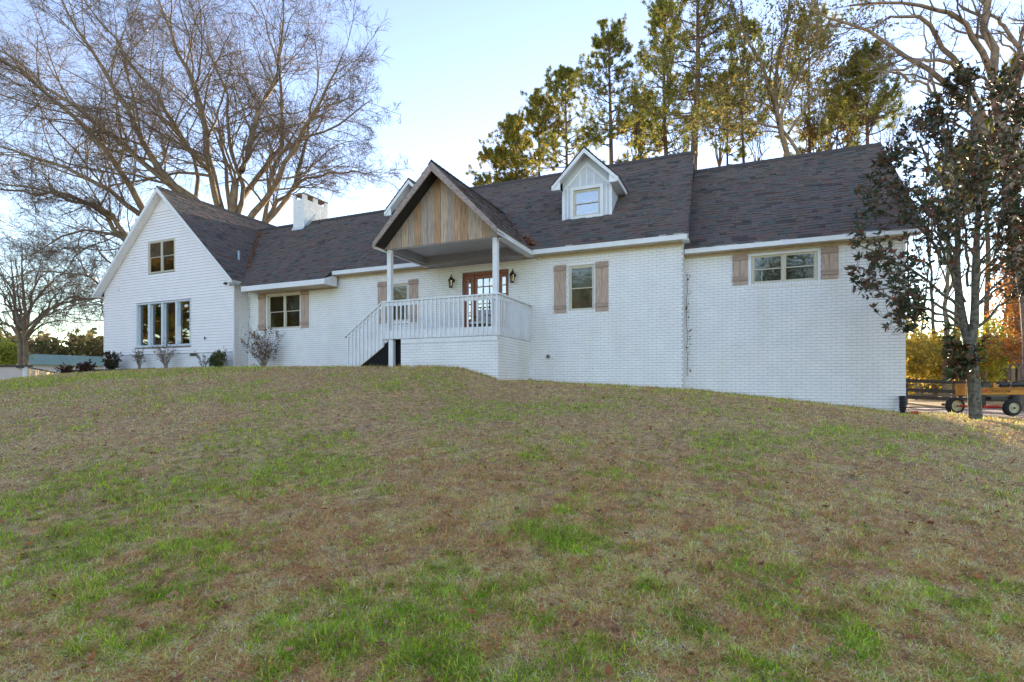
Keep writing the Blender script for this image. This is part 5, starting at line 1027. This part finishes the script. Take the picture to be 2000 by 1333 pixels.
# mulch bed and its edging board
sheet('mulch_bed', lambda u, v: (v < 13.12) & (v > 12.42) & (u > -26.3) & (u < -16.0), mat('mulch', (.16, .075, .05), .95, scale=12, col2=(.07, .035, .026), bump=1, bscale=60), 'reddish brown mulch bed along the sided wall', -26.4, -15.9, 12.4, 13.2, .1, .02)
M = MB()
for i in range(12): a = -26.3 + i * .6; z_ = [gz(a, 12.4), gz(a + .6, 12.4)]; M.add([(a, 12.36, z_[0] - .05), (a + .6, 12.36, z_[1] - .05), (a + .6, 12.41, z_[1] - .05), (a, 12.41, z_[0] - .05), (a, 12.36, z_[0] + .10), (a + .6, 12.36, z_[1] + .10), (a + .6, 12.41, z_[1] + .10), (a, 12.41, z_[0] + .10)], [tuple(f) for f in BOXF.tolist()])
tag(M.build('edging_board', mat('edging', (.17, .10, .08), .9, var=.4, scale=6)), 'long weathered edging board in front of the mulch bed', 'edging')
M = MB(); M.box(-15.35, -14.2, 12.72, 12.98, .40, .565); tag(bevel(M.build('concrete_pad', mat('concrete', (.38, .38, .37), .9, scale=8, col2=(.28, .28, .27), bump=.5)), .02), 'pale concrete edging slab in front of the large rose bush', 'slab')

# ------------------------------------------------------------------ buildings at the far left
def cw(X, Y, z=0): return (X * CT - Y * ST, X * ST + Y * CT, z)
bar = empty('barn', cw(-52.5, 58, -1.8), 'long white barn with a teal metal roof at the far left', 'barn'); bar.rotation_euler = (0, 0, R(YAW + 58))
WHM = mat('white_metal_wall', (.72, .72, .70), .6, var=.06, scale=1); TEAL = mat('teal_metal_roof', (.26, .36, .27), .6, scale=.6, col2=(.22, .31, .24))
Lb, Wb, eb, rb = 16, 4.6, 4.05, 5.15
M = MB(); M.box(0, Lb, 0, Wb, 0, eb); M.prism([(0, eb), (Wb, eb), (Wb / 2, rb - .05)], .01, Lb - .01, 'x'); wb = M.build('wall', WHM, bar)
for i in range(60): M = MB(); M.box(i * .27, i * .27 + .03, -.03, -.001, 0, eb - .02); M.build('wall_rib', WHM, wb)
M = MB(); M.add([(-.3, -.35, eb - .1), (Lb, -.35, eb - .1), (Lb, Wb / 2, rb), (-.3, Wb / 2, rb), (-.3, -.35, eb - .2), (Lb, -.35, eb - .2), (Lb, Wb / 2, rb - .1), (-.3, Wb / 2, rb - .1)], [tuple(f) for f in BOXF.tolist()]); M.add([(-.3, Wb + .35, eb - .1), (Lb, Wb + .35, eb - .1), (Lb, Wb / 2, rb), (-.3, Wb / 2, rb), (-.3, Wb + .35, eb - .2), (Lb, Wb + .35, eb - .2), (Lb, Wb / 2, rb - .1), (-.3, Wb / 2, rb - .1)], [tuple(f) for f in BOXF.tolist()])
rf = M.build('roof', TEAL, bar)
for i in range(26): M = MB(); y0_, y1_ = -.35, Wb / 2; M.add([(i * .6, y0_, eb - .099), (i * .6 + .05, y0_, eb - .099), (i * .6 + .05, y1_, rb + .001), (i * .6, y1_, rb + .001), (i * .6, y0_, eb - .06), (i * .6 + .05, y0_, eb - .06), (i * .6 + .05, y1_, rb + .04), (i * .6, y1_, rb + .04)], [tuple(f) for f in BOXF.tolist()]); M.build('roof_rib', TEAL, rf)
shd = empty('low_shed', (0, 0, 0), 'low pale shed with a dark flat roof edge at the far left behind the lawn', 'shed')
def quadwall(A, B, z0, z1, t, m, name, par):   # wall between two camera-frame ground points
    a = Vector(cw(*A)); b = Vector(cw(*B)); d = (b - a).normalized(); n_ = Vector((-d.y, d.x, 0)) * t; M = MB()
    v = [a, b, b + n_, a + n_]; M.add([(p.x, p.y, z0) for p in v] + [(p.x, p.y, z1) for p in v], [tuple(f) for f in BOXF.tolist()]); return M.build(name, m, par)
SHED_SHADE = mat('shed_wall_shaded', (.62, .56, .52), .7, var=.08, scale=1); SHED_SUN = mat('shed_wall_sunlit', (.72, .58, .38), .7, var=.08, scale=1); DRK = mat('shed_roof', (.06, .06, .06), .7)  # one shed wall: shade on the left, sunlight on the right put into the colours
cx_, cy_ = (52 - 1000) / 1040 * 34, 34
quadwall((cx_ - 9, 35), (cx_ - .12, cy_), -2.5, 1.08, .2, SHED_SHADE, 'left_wall', shd); quadwall((cx_ + .08, cy_), ((107 - 1000) / 1040 * 50, 50), -2.5, 1.0, .2, SHED_SUN, 'right_wall', shd)
quadwall((cx_ - 9, 34.8), (cx_ - .0, cy_ - .1), 1.085, 1.2, .5, DRK, 'roof_edge', shd); quadwall((cx_ + .08, cy_ - .1), ((109 - 1000) / 1040 * 50, 50.2), 1.005, 1.1, .5, DRK, 'roof_edge', shd)
quadwall((cx_ - .14, cy_ - .15), (cx_ + .07, cy_ - .15), -2.5, 1.08, .12, WHITE, 'corner_post', shd)

# ------------------------------------------------------------------ fence
FW = mat('dark_fence_wood', (.055, .04, .032), .85, scale=4, col2=(.03, .022, .018), bump=.4); FW2 = mat('grey_fence_wood', (.20, .15, .11), .85, scale=5, col2=(.10, .08, .06), bump=.4)
def fence(pts, label, mt, hs, post_h, w_=.14, grp='rail fences beyond the driveway'):
    b0 = Vector(pts[0]); t = empty('rail_fence', tuple(b0), label, 'fence', grp)
    for i, p in enumerate(pts):
        p = Vector(p) - b0; M = MB(); M.box(p.x - .065, p.x + .065, p.y - .065, p.y + .065, p.z - .3, p.z + post_h); bevel(M.build('post', mt, t), .01)
    for a, b in zip(pts, pts[1:]):
        a = Vector(a) - b0; b = Vector(b) - b0; n_ = Vector((b.y - a.y, a.x - b.x, 0)).normalized()
        for h in hs:
            M = MB(); o1, o2 = n_ * .066, n_ * .105
            M.add([a + o1 + Vector((0, 0, h)), b + o1 + Vector((0, 0, h)), b + o2 + Vector((0, 0, h)), a + o2 + Vector((0, 0, h)), a + o1 + Vector((0, 0, h + w_)), b + o1 + Vector((0, 0, h + w_)), b + o2 + Vector((0, 0, h + w_)), a + o2 + Vector((0, 0, h + w_))], [tuple(f) for f in BOXF.tolist()]); M.build('rail', mt, t)
fp = []
for px, yb in ((1664, 784), (1769, 786), (1876, 790), (1983, 792), (2090, 794)): v = at(px, yb, 25); fp.append((v.x, v.y, v.z))
fence(fp, 'dark plank fence along the far side of the driveway', FW, (.16, .50, .93), 1.1, .16)
fp = []
for px in (1700, 1800, 1862, 1925, 1990, 2050): v = at(px, 779, 37); fp.append((v.x, v.y, -1.12))
fence(fp, 'grey weathered plank fence farther back among the autumn trees', FW2, (.25, .62, .95), 1.2, .13)
M = MB(); M.tube([at(1841, 791, 24), at(1856, 792, 24)], .07, 8); tag(M.build('log', mat('log_bark', (.10, .07, .05), .9, var=.4)), 'short cut log lying at the foot of the dark fence', 'log')

# ------------------------------------------------------------------ log splitter on wheels
o_ = at(1940, 813, 14.2); ls = empty('log_splitter', (o_.x, o_.y, gz(o_.x, o_.y) + .01), 'yellow log splitter on two wheels parked on the driveway behind the magnolia trunk', 'log splitter'); ls.rotation_euler = (0, 0, R(YAW))
YL = mat('yellow_paint', (.62, .26, .012), .45, scale=6, col2=(.42, .16, .01), spec=.5); TY = mat('tyre_rubber', (.022, .022, .023), .85, bump=.4, bscale=40); RIM = mat('cream_rim', (.50, .47, .30), .5, var=.2, scale=15); STEEL = mat('steel', (.5, .5, .5), .25, metal=1); RED_ = mat('red_paint', (.45, .03, .02), .4)
def wheel(x, y, r_, wd):
    M = MB(); M.lathe((x, y, r_), [(r_ * .62, -wd / 2), (r_ * .9, -wd / 2), (r_, -wd * .3), (r_ * 1.0, wd * .3), (r_ * .9, wd / 2), (r_ * .62, wd / 2)], 28, 'y', 0, False); wl_ = M.build('wheel', TY, ls)
    M = MB(); M.lathe((x, y, r_), [(r_ * .12, -wd * .5), (r_ * .25, -wd * .42), (r_ * .3, -wd * .25), (r_ * .55, -wd * .25), (r_ * .63, -wd * .52), (r_ * .63, wd * .5)], 24, 'y'); M.build('rim', RIM, wl_)
    M = MB(); M.lathe((x, y - wd * .5, r_), [(.025, -.02), (.03, .02)], 10, 'y'); M.build('hub', BLACK, wl_)
wheel(.40, -.1, .22, .14); wheel(-.40, .75, .24, .16)
bz = .56
M = MB(); M.box(-.62, 1.6, .20, .34, bz, bz + .02); M.box(-.62, 1.6, .262, .278, bz + .02, bz + .17); M.box(-.62, 1.6, .18, .36, bz + .17, bz + .19); bevel(M.build('beam', YL, ls), .004)
M = MB(); M.box(-.66, -.62, .12, .42, bz - .02, bz + .30); M.build('foot_plate', YL, ls)
M = MB(); M.box(.18, .34, .19, .35, bz + .191, bz + .21); M.prism([(.2, bz + .21), (.34, bz + .21), (.26, bz + .33), (.2, bz + .33)], .22, .32); M.build('pusher', YL, ls)
M = MB(); M.prism([(-.1, bz + .191), (.16, bz + .191), (.16, bz + .31), (-.02, bz + .31)], .24, .30); M.build('wedge', BLACK, ls)
M = MB(); M.tube([(.34, .27, bz + .26), (.5, .27, bz + .26)], .02, 8); M.build('piston_rod', STEEL, ls); M = MB(); M.tube([(.42, .27, bz + .26), (1.55, .27, bz + .26)], .05, 12); M.build('cylinder', BLACK, ls)
M = MB(); M.tube([(.7, .2, bz + .31), (.78, .12, bz + .38), (.95, .1, bz + .36), (1.15, .15, bz + .30)], .014, 6); M.build('hose', BLACK, ls); M = MB(); M.tube([(.65, .22, bz + .2), (.66, .18, bz + .36)], .018, 6); M.build('valve_lever', STEEL, ls)
M = MB(); M.tube([(-.40, .8, .24), (.40, -.1, .22)], .025, 8); M.box(-.05, .35, .22, .32, .20, .27); M.build('axle', RED_, ls)
M = MB(); M.box(-.1, .0, .22, .32, .27, bz - .001); M.box(.05, .62, .12, .42, .42, .52); M.build('bracket', BLACK, ls)
M = MB(); M.lathe((.68, .1, .42), [(.1, -.1), (.13, -.08), (.13, .12), (.08, .14)], 12); M.build('engine', mat('engine_black', (.03, .03, .03), .5), ls)
M = MB(); M.lathe((-.02, .196, bz + .10), [(.045, -.003), (.045, .001)], 14, 'y'); M.build('badge', RED_, ls)
tc = bpy.data.curves.new('lettering', 'FONT'); tc.body = 'COUNTYLINE'; tc.size = .105; tc.extrude = .001; to = bpy.data.objects.new('lettering', tc); C.objects.link(to); to.parent = ls; to.location = (.06, .255, bz + .06); to.rotation_euler = (R(90), 0, 0); tc.materials.append(mat('letter_red', (.12, .02, .012), .5))
bpy.context.view_layer.update(); lm = bpy.data.meshes.new_from_object(to.evaluated_get(bpy.context.evaluated_depsgraph_get())); bpy.data.objects.remove(to); to = link('lettering', lm, ls); to.location = (.06, .255, bz + .06); to.rotation_euler = (R(90), 0, 0)

# ------------------------------------------------------------------ grass
def inview(u, v, pad=.06):
    X = u * CT + v * ST; Y = -u * ST + v * CT; return (Y > 2.2) & (np.abs(X / np.maximum(Y, .1)) < .9615 + pad + .5 / np.maximum(Y, .1)), Y
patch = [(at(1190, 795, 1), 0)]
def gp(px, py):                                       # where the sight line meets the ground (for laying out green patches)
    lo, hi = 2.0, 26.0
    for _ in range(40):
        m_ = (lo + hi) / 2; p = at(px, py, m_)
        if p.z > gz(p.x, p.y): lo = m_
        else: hi = m_
    return at(px, py, lo)
PATCH = []
for px, py, rx, ry in ((1200, 792, 1.5, 1.0), (1470, 797, 1.5, .6), (1400, 885, .9, .5), (1430, 935, .35, .25), (1130, 1070, .35, .25), (90, 745, 4, 1.2), (250, 735, 3, .6), (400, 775, 1.5, .35), (560, 860, 1.0, .4), (880, 812, .8, .3), (520, 900, 1.6, .5), (300, 960, 1.2, .4), (100, 980, 1.0, .4), (480, 925, 1.5, .35), (1480, 860, 1.0, .3), (700, 1270, .35, .2), (980, 800, .9, .5), (1750, 850, 1.6, .3), (60, 1100, .5, .25), (820, 1200, .4, .2), (1650, 1240, .3, .15), (1940, 1200, .3, .3), (850, 745, 1.2, .5), (860, 1310, .4, .15), (330, 1060, .5, .2)):
    p = gp(px, py); PATCH.append((p.x, p.y, rx, ry))
def green(u, v):
    g = .34 * vnoise(u * .8, v * .8, 1) + .34 * vnoise(u * 2.4, v * 2.4, 2) + .40 * vnoise(u * 6, v * 6, 6) + .34 * vnoise(u * 17, v * 17, 9) - .73
    g = g * 3.2
    X = u * CT + v * ST; Y = -u * ST + v * CT
    for pu, pv_, rx, ry in PATCH:
        X0 = pu * CT + pv_ * ST; Y0 = -pu * ST + pv_ * CT; d = ((X - X0) / rx) ** 2 + ((Y - Y0) / (ry * 1.8)) ** 2; g = g + .75 * np.exp(-d * 1.2) * (.5 + vnoise(u * 5, v * 5, 3))
    return np.clip(g, 0, 1)
def place(nmax, dens, bx=(-27, 16, -.5, 19)):
    u = rng.uniform(bx[0], bx[1], nmax); v = rng.uniform(bx[2], bx[3], nmax); ok, Y = inview(u, v); d = np.hypot(u, v); ok &= rng.random(nmax) < dens(d)
    ok &= ~((v > 13.1) & (u < -16.0) & (u > -23.5)) & ~((v > 13.72) & (u < 3.36) & (u > -16.2)) & ~((v > PF - .0) & (u > -8.1) & (u < -5.3)) & ~((v > 12.42) & (u < -16) & (u > -26.3)) & ~((u > 3.4) & (v > 15.0 - .02 * u + .5 * vnoise(u * 1.3, u * 0, 5) - .4))
    return u[ok], v[ok]
TANS = np.array([(.98, .68, .28), (.90, .60, .23), (.98, .76, .40), (.74, .40, .18), (.86, .46, .25), (.94, .66, .30), (.55, .28, .14)]); GRS = np.array([(.34, .50, .03), (.44, .58, .04), (.22, .36, .03), (.64, .62, .10), (.26, .38, .06)])
LODf = lambda d: np.clip(d / 4.5, 1, 4.2)
def blades(name, nmax, dens, hgt, wid, isgreen, lie, label):
    ua, va = place(int(nmax * 1.25), dens); ub, vb = place(int(nmax * .30), lambda d: dens(d) * np.clip((8 - d) / 3.5, 0, 1), (-8.5, 7, -.5, 8)); u = np.r_[ua, ub]; v = np.r_[va, vb]; g = green(u, v); r_ = rng.random(len(u)); k = (r_ < g * 1.1 + .05) if isgreen else (r_ > g * .8); u, v, g = u[k], v[k], g[k]; K = len(u)
    d = np.hypot(u, v); s = LODf(d); hh = .35 + 1.3 * vnoise(u * 7, v * 7, 41); z = ground(u, v); b = np.stack([u, v, z], -1)
    az = rng.uniform(0, 2 * np.pi, K); tilt = np.clip(np.abs(lie + .28 * rng.normal(size=K)), 0, 1.5); D = np.stack([np.cos(az) * np.sin(tilt), np.sin(az) * np.sin(tilt), np.cos(tilt)], -1)
    L = (hgt * hh * (.5 + rng.random(K)))[:, None] * (1 + .25 * (s[:, None] - 1)); Wd = np.stack([-np.sin(az), np.cos(az), np.zeros(K)], -1) * (wid * (.7 + .6 * rng.random(K)) * s ** .8)[:, None]
    mid = b + D * L * .55; tip = b + D * L + np.stack([np.cos(az), np.sin(az), -np.ones(K) * .5], -1) * L * .25; b = b - np.array([0, 0, .004])
    V = np.stack([b - Wd, b + Wd, mid + Wd * .8, mid - Wd * .8, tip], 1).reshape(-1, 3)
    if isgreen: nv = 5; i = np.arange(K) * 5; F = np.concatenate([np.stack([i, i + 1, i + 2], -1), np.stack([i, i + 2, i + 3], -1), np.stack([i + 3, i + 2, i + 4], -1)])
    else: nv = 4; V = np.stack([b, mid + Wd, mid - Wd, tip], 1).reshape(-1, 3); i = np.arange(K) * 4; F = np.concatenate([np.stack([i, i + 1, i + 2], -1), np.stack([i + 2, i + 1, i + 3], -1)])
    pal = GRS if isgreen else TANS; zone = .5 * vnoise(u * .9, v * .9, 12) + .5 * vnoise(u * 3.3, v * 3.3, 13); zi = rng.integers(0, len(pal), K)
    if not isgreen: zi = np.where(rng.random(K) < .5, np.where(zone > .5, rng.integers(0, 3, K), rng.integers(3, 7, K)), zi)
    cl = .45 * vnoise(u * 13, v * 13, 31) + .55 * vnoise(u * 34, v * 34, 32); c = np.clip(pal[zi] * ((.58 + 1.35 * cl) * (.65 + .7 * rng.random(K)))[:, None], 0, .95)
    o = np_mesh(name, V, F, GRASSM, tint=np.repeat(c, nv, 0)); tag(o, label, kind='stuff'); return K
GRASSM = attr_mat('grass_tint', .85, .5, .1)
dn = lambda a: (lambda d: np.clip(a * (3.2 / np.maximum(d, 2.0)) ** 1.55, 0, 1))
k1 = blades('dry_grass', 5200000, dn(1.0), .040, .0021, False, 1.22, 'dormant tan grass blades matted over the whole lawn')
k2 = blades('green_grass', 3600000, dn(1.0), .045, .0021, True, .85, 'green grass blades growing in patches over the lawn')
# taller untrimmed grass along the wall foot
fu, fv = [], []
for a, b, yv, q in ((-16, -9.6, 13.62, 1), (-9.6, -8.1, PF + .1, 1), (-8.09, -5.32, PF - .05, 1), (-5.3, -1.3, 13.62, 1), (-1.3, 3.4, 14.12, 1)):
    m_ = int((b - a) * 420); fu.append(rng.uniform(a, b, m_)); fv.append(yv - np.abs(rng.normal(size=m_)) * .05)
fu = np.concatenate(fu); fv = np.concatenate(fv); kk = rng.random(len(fu)) < .25 + .75 * vnoise(fu * 3, fv * 0, 17); fu, fv = fu[kk], fv[kk]; K = len(fu); b = np.stack([fu, fv, ground(fu, fv) - .01], -1)
az = rng.uniform(0, 6.283, K); tl = np.abs(rng.normal(size=K)) * .35; D = np.stack([np.cos(az) * np.sin(tl), -np.abs(np.sin(az) * np.sin(tl)), np.cos(tl)], -1); L = (.03 + .10 * rng.random(K) ** 2)[:, None]; Wd = np.stack([np.full(K, .006), np.zeros(K), np.zeros(K)], -1)
V = np.stack([b - Wd, b + Wd, b + D * L], 1).reshape(-1, 3); o = np_mesh('tall_grass', V, np.arange(K * 3).reshape(-1, 3), GRASSM, tint=np.repeat(np.concatenate([GRS, TANS])[rng.integers(0, 12, K)] * .8, 3, 0)); tag(o, 'taller untrimmed grass along the foot of the brick walls', kind='stuff')
# fallen leaves and twigs on the lawn
u, v = place(110000, lambda d: np.clip(.42 + 0 * d, 0, 1) * (3.5 / np.maximum(d, 3.5)) ** .8); K = len(u); z = ground(u, v) + .022; az = rng.uniform(0, 6.283, K); L = .012 + .022 * rng.random(K)
a = np.stack([np.cos(az), np.sin(az), rng.normal(size=K) * .35], -1) * L[:, None]; b = np.stack([-np.sin(az), np.cos(az), rng.normal(size=K) * .35], -1) * L[:, None] * (.3 + .4 * rng.random(K))[:, None]; c = np.stack([u, v, z], -1); up1 = np.array([0, 0, 1]) * (L * .35)[:, None]
V = np.stack([c - a + up1, c - b, c + a + up1, c + b, c + up1 * -.2], 1).reshape(-1, 3); i = np.arange(K) * 5; F = np.concatenate([np.stack([i + p, i + q, i + 4], -1) for p, q in ((0, 1), (1, 2), (2, 3), (3, 0))])
LC = np.array([(.50, .24, .12), (.40, .15, .06), (.50, .30, .15), (.26, .11, .06), (.46, .28, .15)]); o = np_mesh('fallen_leaves', V, F, LEAF, tint=np.repeat(LC[rng.integers(0, 5, K)] * (.7 + .5 * rng.random((K, 1))), 5, 0)); tag(o, 'small brown and tan fallen leaves scattered on the lawn', kind='stuff')
open('/tmp/info.txt','w').write(str((k1,k2,K)))
